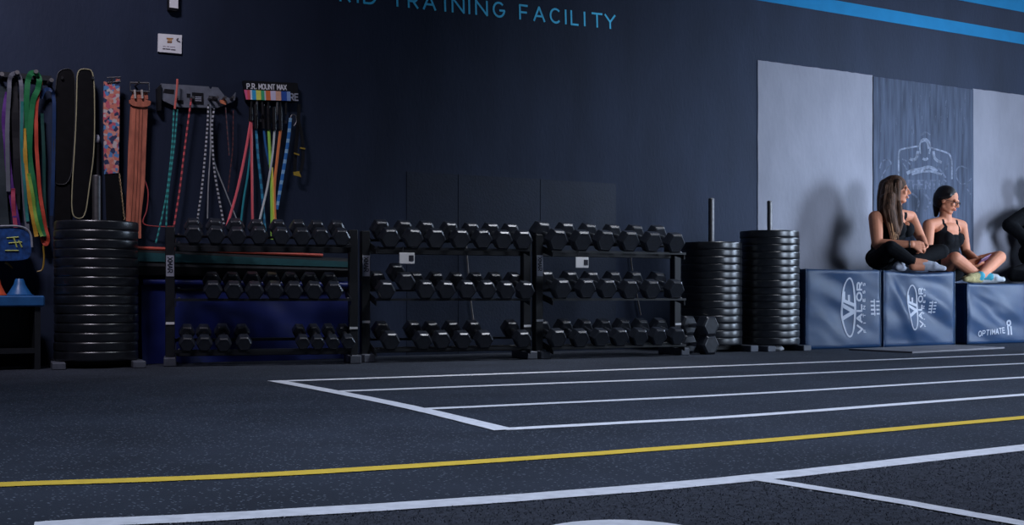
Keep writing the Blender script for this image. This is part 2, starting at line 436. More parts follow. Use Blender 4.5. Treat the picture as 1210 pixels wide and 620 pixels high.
# floor lines (paint) -- parts of the floor
def gline(name, pxs, width, m, label, z=0.002, ext=0.0):
    pts = [G(*p) for p in pxs]
    if ext: pts.append(pts[-1] + (pts[-1] - pts[-2]).normalized() * ext)
    pts = smoothpath(pts, 8); mb = MB(); L = []; Rr = []
    for i, p in enumerate(pts):
        a = pts[max(i - 1, 0)]; b = pts[min(i + 1, len(pts) - 1)]; t = (b - a).normalized(); s = Vector((-t.y, t.x, 0))
        L.append(p + s * (width / 2 + random.uniform(-.002, .002)) + Vector((0, 0, z))); Rr.append(p - s * (width / 2 + random.uniform(-.002, .002)) + Vector((0, 0, z)))
    n = len(pts); mb.add(L + Rr, [(i, i + n, i + n + 1, i + 1) for i in range(n - 1)])
    o = obj(name, mb, m, floor); o['label'] = label
    return pts


gline('lane_line', [(330, 450.5), (600, 441.5), (905, 430.5), (1210, 418.5)], 0.082, M_WHITELINE, 'white lane line nearest the wall', ext=4)
gline('lane_line', [(400, 462.5), (600, 455), (902, 443.5), (1210, 429.5)], 0.070, M_WHITELINE, 'second white lane line from the wall', ext=4)
gline('lane_line', [(495, 483.5), (600, 479), (902, 464.5), (1210, 446)], 0.061, M_WHITELINE, 'third white lane line from the wall', ext=4)
gline('lane_line', [(594, 507.5), (750, 499), (902, 490), (1210, 466.5)], 0.061, M_WHITELINE, 'fourth white lane line from the wall', ext=4)
gline('lane_line', [(324, 450), (397, 463.6), (491, 483), (597, 508.5)], 0.070, M_WHITELINE, 'white line closing the lanes at their left end', z=0.003)
gline('lane_line', [(-80, 577), (0, 573), (300, 562), (600, 543.5), (902, 521), (1210, 493.5)], 0.064, M_YELLOW, 'yellow line across the floor', ext=4)
front = gline('lane_line', [(40, 625), (107, 621), (297, 611.5), (600, 592), (892, 567), (1210, 531)], 0.078, M_WHITELINE, 'wide white line along the edge of the turf', z=0.006, ext=3)
gline('lane_line', [(893, 568.5), (1050, 594), (1200, 621), (1330, 645)], 0.045, M_WHITELINE, 'white line branching across the turf', z=0.007)
# turf in front of the white edge line
fr = [p - Vector((0, 0.038, 0)) for p in front]
mb = MB(); t0 = [Vector((p.x, p.y, 0.004)) for p in fr] + [Vector((fr[-1].x, -3.5, 0.004)), Vector((fr[0].x, -3.5, 0.004))]
mb.add(t0, [tuple(range(len(t0)))]); turf = obj('turf_floor', mb, M_TURF, floor); turf['label'] = 'black artificial turf in front of the white line'
mb = MB()
# curved white mark: top arc of a painted numeral on the turf
cc = G(726, 619.0) - Vector((SN, CS, 0)) * 0.15; A = []; B = []
for k in range(41):
    a = 2 * math.pi * k / 40; A.append(cc + Vector((0.15 * math.cos(a), 0.15 * math.sin(a), 0.008))); B.append(cc + Vector((0.085 * math.cos(a), 0.085 * math.sin(a), 0.008)))
mb.add(A + B, [(i, i + 41, i + 42, i + 1) for i in range(40)]); o = obj('floor_mark', mb, M_WHITELINE, floor); o['label'] = 'curved white mark at the front of the turf'
# pile
edge_y = lambda x: next((a.y + (b.y - a.y) * (x - a.x) / (b.x - a.x) for a, b in zip(fr[:-1], fr[1:]) if a.x <= x <= b.x), None)
blades = MB(); bl_w = MB()
bA, bB = G(893, 568.5), G(1200, 621)
for _ in range(40000):
    x = random.uniform(0.45, 3.2); ey = edge_y(x)
    if ey is None: continue
    y = ey + 0.004 - random.random() * 0.75
    # only lay pile where the nearest strip of turf is in view
    d = x * SN + y * CS
    if d < 1.7: continue
    p = Vector((x, y, 0.004)); h = random.uniform(0.0015, 0.0042); an = random.uniform(0, 6.28); l = Vector((random.uniform(-.006, .006), random.uniform(-.006, .006), h)); s = Vector((math.cos(an), math.sin(an), 0)) * 0.0011
    ab = bB - bA; k = max(0, min(1.4, (p - bA).dot(ab) / ab.length_squared)); dl = (p - bA - ab * k).to_2d().length
    dc = (Vector((x, y, 0)) - cc).to_2d().length
    tgt = bl_w if (dl < 0.028 or 0.083 < dc < 0.152 or y > ey - 0.004) else blades
    tgt.add([p - s, p + s, p + l], [(0, 1, 2)])
tag(obj('turf_pile', blades, M_BLADE, floor, fixn=False), kind='stuff'); tag(obj('turf_pile', bl_w, M_BLADE_W, floor, fixn=False), kind='stuff')


# ================================================================== bumper plates on stands
def plate_mesh(R, th):
    b = 0.0045
    prof = [(0.027, th * 0.12), (0.05, th * 0.12), (0.055, th * 0.2), (R - 0.045, th * 0.2), (R - 0.035, 0.0), (R - b, 0.0), (R - 0.001, b), (R, th * 0.2), (R, th * 0.8), (R - 0.001, th - b), (R - b, th), (R - 0.035, th), (R - 0.045, th * 0.8), (0.055, th * 0.8), (0.05, th * 0.88), (0.027, th * 0.88)]
    mb = MB(); mb.lathe(prof, 48, cap=False)
    n = 48; m = len(prof); mb.f += [(k * m + m - 1, ((k + 1) % n) * m + m - 1, ((k + 1) % n) * m, k * m) for k in range(n)]
    hub = MB(); hub.lathe([(0.0255, th * 0.02), (0.034, th * 0.02), (0.034, th * 0.12), (0.0268, th * 0.12), (0.0268, th * 0.88), (0.034, th * 0.88), (0.034, th * 0.98), (0.0255, th * 0.98)], 24, cap=False)
    m = 8; hub.f += [(k * m + m - 1, ((k + 1) % 24) * m + m - 1, ((k + 1) % 24) * m, k * m) for k in range(24)]
    return mb, hub


PROTO = {}


def plate_stack(c, R, th, n, z0, ptop, where, wlong, prad=0.0235, rot=0.0, footsp=0.21, extra=None):
    st = thing('plate_stand', 'steel upright plate stand under the black plates ' + where, 'plate stand', (c.x, c.y, 0), rot)
    obj('post', MB().lathe([(prad, 0.03), (prad, ptop - 0.006), (prad - 0.005, ptop)], 20), M_STEEL, st, True, world=False)
    obj('base_beam', MB().box((-footsp, -0.03, 0.008), (footsp, 0.03, z0 - 0.006), 0.003), M_RACK, st, world=False)
    for s in (-1, 1):
        ft = obj('foot', MB().box((s * footsp - 0.035, -0.24, 0.0), (s * footsp + 0.035, 0.22, z0 - 0.004), 0.004), M_RACKFOOT, st, world=False)
    key = (R, th)
    if key not in PROTO:
        a, b = plate_mesh(R, th); PROTO[key] = None
        p = bpy.data.meshes.new('bumper_plate'); p.from_pydata(a.v, [], a.f); h = bpy.data.meshes.new('hub'); h.from_pydata(b.v, [], b.f)
        for me, mm in ((p, M_PLATE), (h, M_STEEL)):
            bm = bmesh.new(); bm.from_mesh(me); bmesh.ops.recalc_face_normals(bm, faces=bm.faces); bm.to_mesh(me); bm.free()
            me.materials.append(mm); me.shade_smooth(); me.set_sharp_from_angle(angle=math.radians(40))
        PROTO[key] = (p, h)
    p, h = PROTO[key]
    for i in range(n):
        k = n - 1 - i
        pos = 'topmost in' if k == 0 else ('lowest in' if i == 0 else ORD[k] + ' from the top in')
        o = link('bumper_plate', p, None); o.location = (c.x + random.uniform(-.002, .002), c.y + random.uniform(-.002, .002), z0 + i * th + 0.0005 * i)
        o.rotation_euler = (0, 0, random.uniform(0, 6.28))
        tag(o, 'black bumper plate, %s %s' % (pos, wlong), 'weight plate', 'bumper plates ' + where)
        hh = link('hub', h, None, o)


cL = G(114, 433); plate_stack(cL, 0.228, 0.0515, 15, 0.042, W(117, 207, cL.y).z, 'beside the leather belt', 'the stack below the hanging belts', rot=-0.12)
cM = W(840.5, 414, 6.75); plate_stack(cM, 0.222, 0.0525, 14, 0.05, W(839, 234, cM.y).z, 'right of the dumbbell racks', 'the shorter stack next to the dumbbells', 0.022, -0.1)
cR = W(909.5, 411.5, 6.665); plate_stack(cR, 0.218, 0.0520, 16, 0.045, W(909, 237, cR.y).z, 'beside the foam boxes', 'the taller stack next to the foam boxes', 0.019, -0.1, 0.16)

# ================================================================== dumbbells and racks
DB = {}


def db_meshes(D, sep, hl):
    key = (round(D, 3), sep, hl)
    if key in DB: return DB[key]
    r = D / 2; mb = MB(); bv = r * 0.20
    hexp = lambda rr, y: [Vector((rr * math.cos(math.pi / 3 * k), y, rr * math.sin(math.pi / 3 * k))) for k in range(6)]
    rings = [hexp(r * 0.80, -hl / 2), hexp(r * 0.79, -hl / 2), hexp(r, -hl / 2 + bv), hexp(r, hl / 2 - bv), hexp(r * 0.79, hl / 2)]
    # dished outer face: a shallow recess
    rings[0] = hexp(r * 0.70, -hl / 2 + 0.003)
    vs_ = [p for q in rings for p in q]; fs_ = [tuple(range(6))] + [(i * 6 + k, i * 6 + (k + 1) % 6, i * 6 + 6 + (k + 1) % 6, i * 6 + 6 + k) for i in range(4) for k in range(6)] + [tuple(range(24, 30))]
    mb.add(vs_, fs_)
    hd = bpy.data.meshes.new('head'); hd.from_pydata(mb.v, [], mb.f); hd.materials.append(M_RUBBER)
    bm = bmesh.new(); bm.from_mesh(hd); bmesh.ops.bevel(bm, geom=[e for e in bm.edges], offset=0.0025, segments=1, affect='EDGES'); bmesh.ops.recalc_face_normals(bm, faces=bm.faces); bm.to_mesh(hd); bm.free()
    g = MB(); L = sep - hl
    prof = [(-L / 2 - 0.004, .0125), (-L / 2 * .8, .0135), (-L / 4, .0160), (0, .0168), (L / 4, .0160), (L / 2 * .8, .0135), (L / 2 + 0.004, .0125)]
    n = 14
    vs_ = [(q[1] * math.cos(2 * math.pi * k / n), q[0], q[1] * math.sin(2 * math.pi * k / n)) for q in prof for k in range(n)]
    g.add(vs_, [(i * n + k, i * n + (k + 1) % n, (i + 1) * n + (k + 1) % n, (i + 1) * n + k) for i in range(6) for k in range(n)])
    h = bpy.data.meshes.new('handle'); h.from_pydata(g.v, [], g.f); h.materials.append(M_CHROME); h.shade_smooth()
    DB[key] = (hd, h)
    return DB[key]


def dumbbell(center, yaw, tilt, roll, D, label, group, sep=0.215, hl=0.085):
    hd, h = db_meshes(D, sep, hl)
    o = thing('hex_dumbbell', label, 'dumbbell', center, 0, group); o.rotation_mode = 'XYZ'
    o.rotation_euler = (Matrix.Rotation(yaw, 3, 'Z') @ Matrix.Rotation(tilt, 3, 'X') @ Matrix.Rotation(roll, 3, 'Y')).to_euler()
    a = link('head', hd, None, o); a.location = (0, -sep / 2, 0)
    b = link('head', hd, None, o); b.location = (0, sep / 2, 0); b.rotation_euler = (0, 0, math.pi)
    link('handle', h, None, o)
    return o


TILT = 0.27
SEP = 0.215


def rack(A, B, post_px, rows, desc, name_rows, tagpx=None, qpost=0.12, htop=0.80):
    """A, B: ground points under the front of the left / right foot; rows: list of (z of front head, [px...], head size px, group words)"""
    A = Vector((A.x, A.y, 0)); B = Vector((B.x, B.y, 0)); e = (B - A).normalized(); n = Vector((-e.y, e.x, 0)); yaw = math.atan2(e.y, e.x)
    root = thing('dumbbell_rack', desc, 'dumbbell rack', A, yaw)

    def s_at(px, q):           # distance along the rack where the pixel column meets the vertical plane q behind the front
        r = ray(px, HY); o = A + n * q; t = o.dot(n) / Vector((r.x, r.y, 0)).dot(n); p = Vector((r.x, r.y, 0)) * t
        return (p - o).dot(e)
    sl, sr = s_at(post_px[0], qpost), s_at(post_px[1], qpost)
    for s, px in ((sl, post_px[0]), (sr, post_px[1])):
        u = obj('upright', MB().box((s - 0.027, qpost - 0.03, 0.05), (s + 0.027, qpost + 0.03, htop), 0.004), M_RACK, root, world=False)
        obj('foot', MB().box((s - 0.035, 0.0, 0.0), (s + 0.035, 0.28, 0.05), 0.005), M_RACKFOOT, root, world=False)
        sc_ = F_PX / ((A + e * s).x * SN + (A + e * s).y * CS)
        lo, hi = 0.4 + 24 / sc_, 0.4 + 49 / sc_
        if s == sl:
            lb = obj('label_plate', MB().box((s - 0.022, qpost - 0.034, lo), (s + 0.022, qpost - 0.0305, hi)), M_LABEL, u, world=False); lb['label'] = 'pale sticker with dark lettering'
            tx = MB(); text2d(tx, 'XMARK', 0, 0, 0.026, lambda uu, vv: Vector((s - 0.013 + vv, qpost - 0.035, hi - 0.012 - uu)), 0.7, 0.2, 0.2)
            obj('lettering', tx, M_INK, u, world=False)
        for zz in ((0.245,) if s == sl else (0.21,)):
            obj('bright_clip', MB().box((s - 0.024, qpost - 0.036, zz - 0.007), (s + 0.024, qpost - 0.0305, zz + 0.007)), M_WHITE, u, world=False)
    for ri, (zf, pxs, py, dpx, words) in enumerate(rows):
        qf = -0.03; ct, sn_ = math.cos(TILT), math.sin(TILT)
        S = [s_at(p, qf) for p in pxs]
        scl = F_PX / ((A + e * S[len(S) // 2]).x * SN + (A + e * S[len(S) // 2]).y * CS)
        D0 = dpx / scl
        gap = min([b - a for a, b in zip(S[:-1], S[1:])] + [9]); D = min(D0, gap * 0.975)
        fl = D * 0.433                       # half across flats
        # rails under the two heads, following the tilt
        for q0 in (0.0, SEP):
            qq = qf + q0 * ct + fl * sn_; zz = zf + q0 * sn_ - fl * ct - 0.003
            rl = MB(); rl.box((sl + 0.02, qq - 0.022, zz - 0.006), (sr - 0.02, qq + 0.022, zz - 0.001)); rl.box((sl + 0.02, qq + 0.016 if q0 else qq - 0.022, zz - 0.016), (sr - 0.02, qq + 0.022 if q0 else qq - 0.016, zz - 0.006))
            rails = obj('rail', rl, M_RACK, root, world=False)
            for s in (sl, sr):
                sgn = 1 if s == sl else -1
                obj('bolt', MB().lathe([(0.008, 0), (0.008, 0.004), (0.005, 0.007)], 10, c=(s + sgn * 0.05, qq, zz - 0.0012)), M_CHROME, rails, world=False)
        for s in (sl, sr):
            sgn = 1 if s == sl else -1
            q1 = qf - 0.02 + fl * sn_; q2 = qf + SEP * ct + 0.03; z1 = zf - fl * ct - 0.05; z2 = z1 + SEP * sn_
            pts = [(s + sgn * 0.0285, q1, z1), (s + sgn * 0.0285, q2, z2), (s + sgn * 0.0285, q2, z2 + 0.042), (s + sgn * 0.0285, q1, z1 + 0.042)]
            obj('bracket', MB().prism(pts, (sgn * 0.006, 0, 0)), M_RACK, root, world=False)
        for i, s in enumerate(S):
            yy = 0.0
            c = A + e * s + n * (qf + SEP / 2 * ct) + Vector((0, 0, zf + SEP / 2 * sn_ + (0.05 if (py and i in py) else 0)))
            last = len(S) - 1
            posn = 'leftmost' if i == 0 else ('rightmost' if i == last else ORD[i] + ' from left')
            dumbbell(c, yaw, TILT + random.uniform(-.02, .02), random.choice([0, 0, 0, math.pi / 3]) + random.uniform(-0.05, 0.05), D, 'black hex dumbbell, %s, %s, %s' % (posn, words.strip(','), name_rows), 'dumbbells on the ' + words + ' of ' + name_rows)
    # rear cross beams
    for zz in (0.052, htop - 0.14):
        obj('cross_beam', MB().box((sl + 0.0275, qpost + 0.0, zz), (sr - 0.0275, qpost + 0.028, zz + 0.035), 0.003), M_RACK, root, world=False)
    if tagpx:
        r = ray(tagpx[0], HY); q = -0.055; s = s_at(tagpx[0], q); p = A + e * s + n * q; t = p.x * SN + p.y * CS
        z = EYE + (HY - tagpx[1]) / F_PX * t
        tg = obj('tag', MB().box((s - 0.048, q, z - 0.034), (s + 0.048, q + 0.006, z + 0.034), 0.002), M_WHITE, root, world=False); tg['label'] = 'white tag with a black square'
        obj('tag_square', MB().box((s + 0.012, q - 0.002, z - 0.016), (s + 0.042, q, z + 0.018)), M_INK, tg, world=False)
        obj('tag_cord', MB().tube([(s - 0.03, q + 0.003, z + 0.034), (s - 0.02, q + 0.01, z + 0.075)], 0.003, 6), M_RACK, tg, world=False)
    return root


TOPZ, MIDZ, BOTZ = 0.765, 0.445, 0.135
A1, B1 = G(203, 433), G(428, 429.5)
A2, B2 = G(440, 428.3), G(636, 424.2)
A3, B3 = G(648, 424), G(812, 419.5)
rack(A1, B1, (201, 417), [
    (0.752, [229, 255, 280, 306, 332, 356.5, 379, 403], None, 25, 'top shelf'),
    (0.437, [251.5, 276, 300.5, 324, 347, 370.5, 394.5], None, 23, 'middle shelf'),
    (0.135, [221, 241.5, 264, 288], None, 20, 'left bottom shelf group'),
    (0.135, [357.5, 375, 393, 411], None, 18, 'right bottom shelf group')],
    'black three tier dumbbell rack in front of the blue mat', 'rack before the blue mat')
rack(A2, B2, (431, 621), [
    (0.757, [460, 487.4, 514, 543, 569, 593, 616.5], None, 26, 'top shelf'),
    (0.442, [455, 478.7, 502, 526, 550.5, 574.5, 597, 620], [1], 23, 'middle shelf'),
    (0.135, [460.6, 498.7, 521, 545.5, 571, 616.5], None, 23, 'bottom shelf')],
    'black three tier dumbbell rack between the two other racks', 'middle rack', (481, 305))
rack(A3, B3, (635, 798), [
    (0.763, [657, 685.7, 713, 742, 769, 796], None, 27, 'top shelf'),
    (0.450, [662, 691, 716, 742.5, 768, 796], None, 25, 'middle shelf'),
    (0.135, [657, 684, 708, 731, 754, 776, 798], None, 23, 'bottom shelf')],
    'black three tier dumbbell rack nearest the foam boxes', 'rack nearest the foam boxes', (688, 310))
# two dumbbells stacked on the floor at the right end
e3 = (B3 - A3).normalized(); y3 = math.atan2(e3.y, e3.x)
for i, (px, py, w) in enumerate(((833, 405.5, 'lying on the floor right of the racks'), (832, 376, 'stacked on another dumbbell right of the racks'))):
    D = 0.150; fl = D * 0.433; g = G(832.5, 418.2); z = fl + 0.0005 + i * (2 * fl + 0.001)
    dumbbell(g + Vector((0.0, SEP / 2 - 0.02, z)) , 0.0, 0.0, 0.0, D, 'large black hex dumbbell ' + w, 'dumbbells on the floor', 0.235, 0.10)


# ================================================================== things hanging on the wall at the left
def px_poly(pts, Y, ox=0.0, oy=0.0, sc=1.0):
    return [W(ox + x / sc, oy + y / sc, Y) for x, y in pts]


def peg(parent, px, py, Y0, L=0.03, r=0.006):
    p = W(px, py, Y0); obj('peg', MB().tube([(p.x, WALL, p.z), (p.x, Y0 - L, p.z), (p.x, Y0 - L - 0.003, p.z + 0.012)], r, 8), M_STEEL, parent)


def chaik(pts, it=2, closed=True):
    for _ in range(it):
        out = []; n = len(pts)
        for i in range(n if closed else n - 1):
            a, b = Vector(pts[i]), Vector(pts[(i + 1) % n]); out += [a * .75 + b * .25, a * .25 + b * .75]
        pts = out
    return pts


def hanging_root(name, label, cat, px, py, Y, group=None):
    return thing(name, label, cat, W(px, py, Y), 0, group)


BX = lambda x, y: (50 + x / 3.1, 75 + y / 3.1)
# black foam belts
YB = WALL - 0.075
r = hanging_root('foam_lifting_belt', 'plain black foam lifting belt hanging beside the coloured bands', 'belt', 78, 82, YB + 0.03, 'black foam belts on the wall')
pts = chaik(px_poly([BX(*p) for p in ((62, 22), (118, 18), (122, 120), (116, 300), (104, 438), (52, 446), (38, 420), (44, 200), (50, 60))], YB + 0.03))
obj('belt_body', MB().prism(pts, (0, 0.018, 0)), M_BELT, r); obj('edge_piping', MB().tube([p - Vector((0, 0.002, 0)) for p in pts], 0.0025, 6, True), mat('dark_piping', (0.02, 0.021, 0.026), 0.6), r)
obj('strap_tail', MB().prism(px_poly([BX(*p) for p in ((48, 448), (102, 442), (104, 600), (46, 600))], YB + 0.036), (0, 0.006, 0)), M_BELT, r)
peg(r, 73, 93, YB + 0.03, 0.012)
r = hanging_root('foam_lifting_belt', 'black foam lifting belt with pale piping around its edge', 'belt', 98, 82, YB, 'black foam belts on the wall')
pts = chaik(px_poly([BX(*p) for p in ((128, 24), (160, 19), (188, 28), (192, 150), (190, 330), (172, 450), (158, 560), (130, 570), (106, 552), (110, 430), (117, 330), (124, 200), (126, 90))], YB))
obj('belt_body', MB().prism(pts, (0, 0.018, 0)), M_BELT, r); obj('edge_piping', MB().tube([p - Vector((0, 0.002, 0)) for p in pts], 0.0034, 6, True), M_PIPING, r)
peg(r, 109, 93, YB, 0.012)
# floral dip belt
r = hanging_root('fabric_lifting_belt', 'floral patterned fabric belt with dark lower strap and thin chain', 'belt', 132, 98, YB)
pts = px_poly([BX(*p) for p in ((226, 66), (240, 60), (244, 72), (268, 68), (272, 54), (284, 56), (283, 200), (280, 400), (228, 405), (224, 200))], YB)
obj('belt_body', MB().prism(pts, (0, 0.014, 0)), M_FLORAL, r)
obj('strap_tail', MB().prism(px_poly([BX(*p) for p in ((230, 405), (280, 400), (296, 600), (236, 600))], YB + 0.004), (0, 0.006, 0)), M_BELT, r)
obj('buckle', MB().tube(px_poly([BX(*p) for p in ((238, 52), (286, 50), (287, 66), (238, 70))], YB - 0.004), 0.004, 6, True), M_STEEL, r)
ch = MB()
for k in range(26):
    f = k / 25; c = W(*BX(282 + 18 * f, 408 + 160 * f), YB - 0.006)
    ch.tube([c + Vector((0.004 * math.cos(a) * (1 if k % 2 else 0.3), 0.004 * math.sin(a) * 0.5, 0.008 * math.sin(a + 0.6))) for a in [i * math.pi / 4 for i in range(8)]], 0.0014, 5, True)
obj('chain', ch, mat('old_brass', (0.22, 0.16, 0.09), 0.4, 0.8), r); peg(r, 132, 95, YB, 0.01)
# leather belt
r = hanging_root('leather_lifting_belt', 'worn brown leather lifting belt with a steel buckle', 'belt', 163, 98, YB)
pts = px_poly([BX(*p) for p in ((326, 120), (388, 124), (382, 260), (376, 430), (362, 560), (362, 640), (304, 640), (308, 560), (316, 300))], YB)
obj('belt_body', MB().prism(pts, (0, 0.011, 0)), M_LEATHER, r)
for x0, x1 in ((340, 326), (352, 340), (364, 352)):
    obj('stitching', MB().tube(px_poly([BX(x0 + 4, 165), BX((x0 + x1) / 2 + 2, 420), BX(x1 - 4, 630)], YB - 0.001), 0.0016, 5), mat('dark_stitch', (0.13, 0.035, 0.02), 0.7), r)
lp = px_poly([BX(*p) for p in ((318, 128), (398, 132), (396, 156), (360, 160), (320, 152))], YB - 0.012); obj('keeper_loop', MB().prism(chaik(lp, 1), (0, 0.011, 0)), M_LEATHER, r)
bk = obj('buckle', MB().tube(px_poly([BX(*p) for p in ((322, 70), (390, 72), (392, 104), (322, 100))], YB - 0.014), 0.0065, 8, True), M_STEEL, r)
for x in (338, 364): obj('prong', MB().tube(px_poly([BX(x, 96), BX(x + 2, 128)], YB - 0.02), 0.007, 8), mat('pale_metal', (0.75, 0.62, 0.55), 0.35, 0.7), bk)
obj('belt_end', MB().prism(px_poly([BX(*p) for p in ((330, 100), (386, 102), (388, 130), (328, 128))], YB - 0.006), (0, 0.008, 0)), M_LEATHER, r)
peg(r, 163, 99, YB, 0.03)
# thin post with a pale knob behind the belts
r = hanging_root('knobbed_rod', 'thin dark rod with a pale knob between the belts', 'rod', 115, 163, WALL - 0.03)
obj('rod', MB().tube([W(115, 170, WALL - 0.03), W(116, 262, WALL - 0.03)], 0.014, 10), M_BLACKPL, r, True); obj('knob', MB().ell(W(115, 164, WALL - 0.03), (0.016, 0.016, 0.028)), M_LABEL, r, True)

# looped resistance bands
BD = lambda x, y: (x / 2.82, 70 + y / 2.818)      # first close-up of the left edge


def band(label, path, w, m, Y, group='looped resistance bands on the left peg rail', wlist=None):
    pts = smoothpath([W(*BD(*p), Y + (p[2] if len(p) > 2 else 0)) for p in [q[:2] for q in path]], 6)
    pts = [p + Vector((0, 0.004 * math.sin(i * 0.9), 0)) for i, p in enumerate(pts)]
    return tag(obj('resistance_band', MB().ribbon(pts, w, 0.004), m, origin=pts[0]), label, 'resistance band', group)


cm = lambda n, c: mat('band_' + n, tuple(x * 0.62 for x in c), 0.55, var=0.15, spec=0.3)
Yb = WALL - 0.05
rail = thing('peg_rail', 'steel peg rail holding the coloured bands at the left edge', 'rail', W(10, 88, WALL - 0.03))
obj('rail_bar', MB().box((W(-30, 88).x, WALL - 0.022, W(10, 92).z), (W(60, 88).x, WALL - 0.012, W(10, 86).z)), M_RACK, rail)
for px, py in ((18, 89), (40, 88), (0, 91), (58, 98)):
    p = W(px, py, WALL - 0.02); obj('peg', MB().tube([(p.x, WALL - 0.012, p.z), (p.x, WALL - 0.105, p.z + 0.004)], 0.012, 10), M_STEEL, rail)
band('grey looped resistance band on the peg rail', [(28, 440), (24, 250), (30, 110), (34, 60), (50, 46), (66, 60), (72, 130), (72, 250), (80, 450), (92, 570)], 0.022, cm('grey', (0.17, 0.18, 0.22)), Yb - 0.03)
band('dark grey wide resistance band at the left edge', [(6, 90), (2, 240), (6, 420), (16, 560)], 0.05, cm('slate', (0.035, 0.05, 0.06)), Yb)
band('purple resistance band widening towards the bottom', [(28, 110), (16, 190), (22, 280), (32, 400), (48, 500), (60, 560)], 0.034, cm('purple', (0.13, 0.035, 0.26)), Yb - 0.015)
band('pink resistance band ending beside the blue pouch', [(44, 430), (44, 480), (52, 560)], 0.022, cm('pink', (0.55, 0.07, 0.14)), Yb - 0.022)
band('black resistance band hanging inside the grey loop', [(46, 75), (50, 200), (56, 330), (54, 500)], 0.04, cm('black', (0.012, 0.012, 0.016)), Yb)
band('green resistance band looped over the peg', [(84, 250), (90, 100), (100, 52), (116, 46), (130, 62), (126, 100), (108, 150), (98, 300), (112, 420), (128, 520), (146, 590)], 0.030, cm('green', (0.015, 0.22, 0.07)), Yb - 0.028)
band('orange red resistance band looped behind the green one', [(128, 60), (136, 82), (124, 130), (120, 220), (124, 330), (134, 450), (150, 550), (160, 600), (150, 616), (138, 590)], 0.020, cm('red', (0.70, 0.09, 0.05)), Yb - 0.018)
band('yellow resistance band beside the green band', [(80, 230), (84, 320), (92, 420), (108, 520), (122, 590)], 0.022, cm('yellow', (0.75, 0.42, 0.05)), Yb - 0.034)
band('lime resistance band reaching lowest beside the yellow one', [(96, 380), (110, 460), (122, 540), (140, 590)], 0.018, cm('lime', (0.30, 0.55, 0.08)), Yb - 0.04)
band('teal resistance band hanging right of the grey loop', [(74, 140), (72, 280), (82, 420), (92, 540)], 0.016, cm('teal', (0.03, 0.24, 0.22)), Yb - 0.036)
band('navy blue resistance band in the shade of the foam belts', [(136, 130), (150, 102), (174, 106), (180, 150), (178, 330), (172, 520)], 0.02, cm('navy', (0.015, 0.05, 0.16)), Yb)
band('dark green narrow band beside the navy band', [(140, 180), (146, 330), (148, 480), (156, 560)], 0.018, cm('dgreen', (0.015, 0.08, 0.07)), Yb + 0.01)

# pouch, yellow clips, cones and the low shelf at the left edge
r = thing('blue_pouch', 'blue printed pouch hanging under the bands', 'pouch', W(14, 306, WALL - 0.14))
Yp = WALL - 0.16
pts = chaik(px_poly([(-16, 270), (24, 268), (36, 276), (38, 304), (24, 308), (-16, 308)], Yp), 2); obj('pouch_body', MB().prism(pts, (0, 0.06, 0)), mat('pouch_blue', (0.012, 0.055, 0.20), 0.45, var=0.5, scale=40), r)
obj('flap_trim', MB().tube(smoothpath(px_poly([(-14, 268), (20, 267), (35, 274), (38, 292)], Yp - 0.004), 5), 0.006, 6), mat('grey_trim', (0.28, 0.30, 0.34), 0.6), r)
lg = MB()
for a, b in (((8, 281), (22, 280)), ((10, 287), (26, 286)), ((16, 280), (20, 292)), ((6, 296), (22, 296)), ((22, 284), (26, 292))): lg.tube(px_poly([a, b], Yp - 0.003), 0.004, 6)
o = obj('emblem', lg, mat('pouch_print', (0.50, 0.55, 0.12), 0.5), r); o['label'] = 'yellow printed emblem'
tag(obj('hook_clip', MB().tube(smoothpath(px_poly([(51, 290), (52, 305), (50, 318), (44, 321)], Yp + 0.04), 6), 0.005, 6), mat('ochre', (0.28, 0.17, 0.02), 0.5), origin=W(51, 290, Yp)), 'ochre hooked cord hanging below the red band', 'cord')
tag(obj('hook_clip', MB().tube(smoothpath(px_poly([(6, 310), (10, 312), (15, 317)], Yp + 0.04), 6), 0.009, 6, r2=0.004), MATS['ochre'], origin=W(10, 312, Yp)), 'ochre hook below the blue pouch', 'hook')
Yc = 7.0
zs = W(20, 362, Yc).z
sh = thing('low_shelf', 'low black storage shelf with a blue tray top', 'shelf', (W(0, 362, Yc).x, Yc, 0))
x0, x1 = W(-40, 362, Yc).x, W(49, 362, Yc).x
obj('tray', MB().box((x0, Yc - 0.12, zs), (x1, Yc + 0.16, zs + 0.06), 0.008), mat('tray_blue', (0.02, 0.12, 0.33), 0.5), sh)
for xx in (x0 + 0.02, x1 - 0.05): obj('side_panel', MB().box((xx, Yc - 0.10, 0), (xx + 0.03, Yc + 0.14, zs)), M_RACK, sh)
obj('shelf_board', MB().box((x0 + 0.05, Yc - 0.10, 0.09), (x1 - 0.05, Yc + 0.14, 0.115)), M_RACK, sh); obj('back_panel', MB().box((x0 + 0.05, Yc + 0.12, 0.115), (x1 - 0.05, Yc + 0.14, zs)), M_RACK, sh)
for px, lab, col, k in ((23, 'blue training cone on the blue tray', (0.02, 0.13, 0.36), 0.066), (-4, 'orange training cone at the left edge on the blue tray', (0.7, 0.10, 0.03), 0.05)):
    c = W(px, 350, Yc); c.z = zs + 0.061
    r = thing('training_cone', lab, 'cone', c)
    mcone = mat('cone_' + lab.split()[0], col, 0.4)
    obj('cone', MB().lathe([(k, 0.004), (k * .78, 0.025), (k * .45, 0.062), (k * .36, 0.085), (k * .28, 0.092)], 24), mcone, r, True, world=False); obj('rim', MB().lathe([(k * 1.12, 0), (k * 1.12, 0.005), (k * .9, 0.008)], 24), mcone, r, world=False)
c = G(39, 428); tag(obj('shaker_cup', MB().lathe([(0.016, 0), (0.02, 0.05), (0.021, 0.055), (0.012, 0.062), (0.012, 0.07)], 16), mat('cup_grey', (0.30, 0.34, 0.34), 0.4), origin=None), 'small pale cup on the floor under the low shelf', 'cup').location = (c.x, c.y - 0.02, 0)

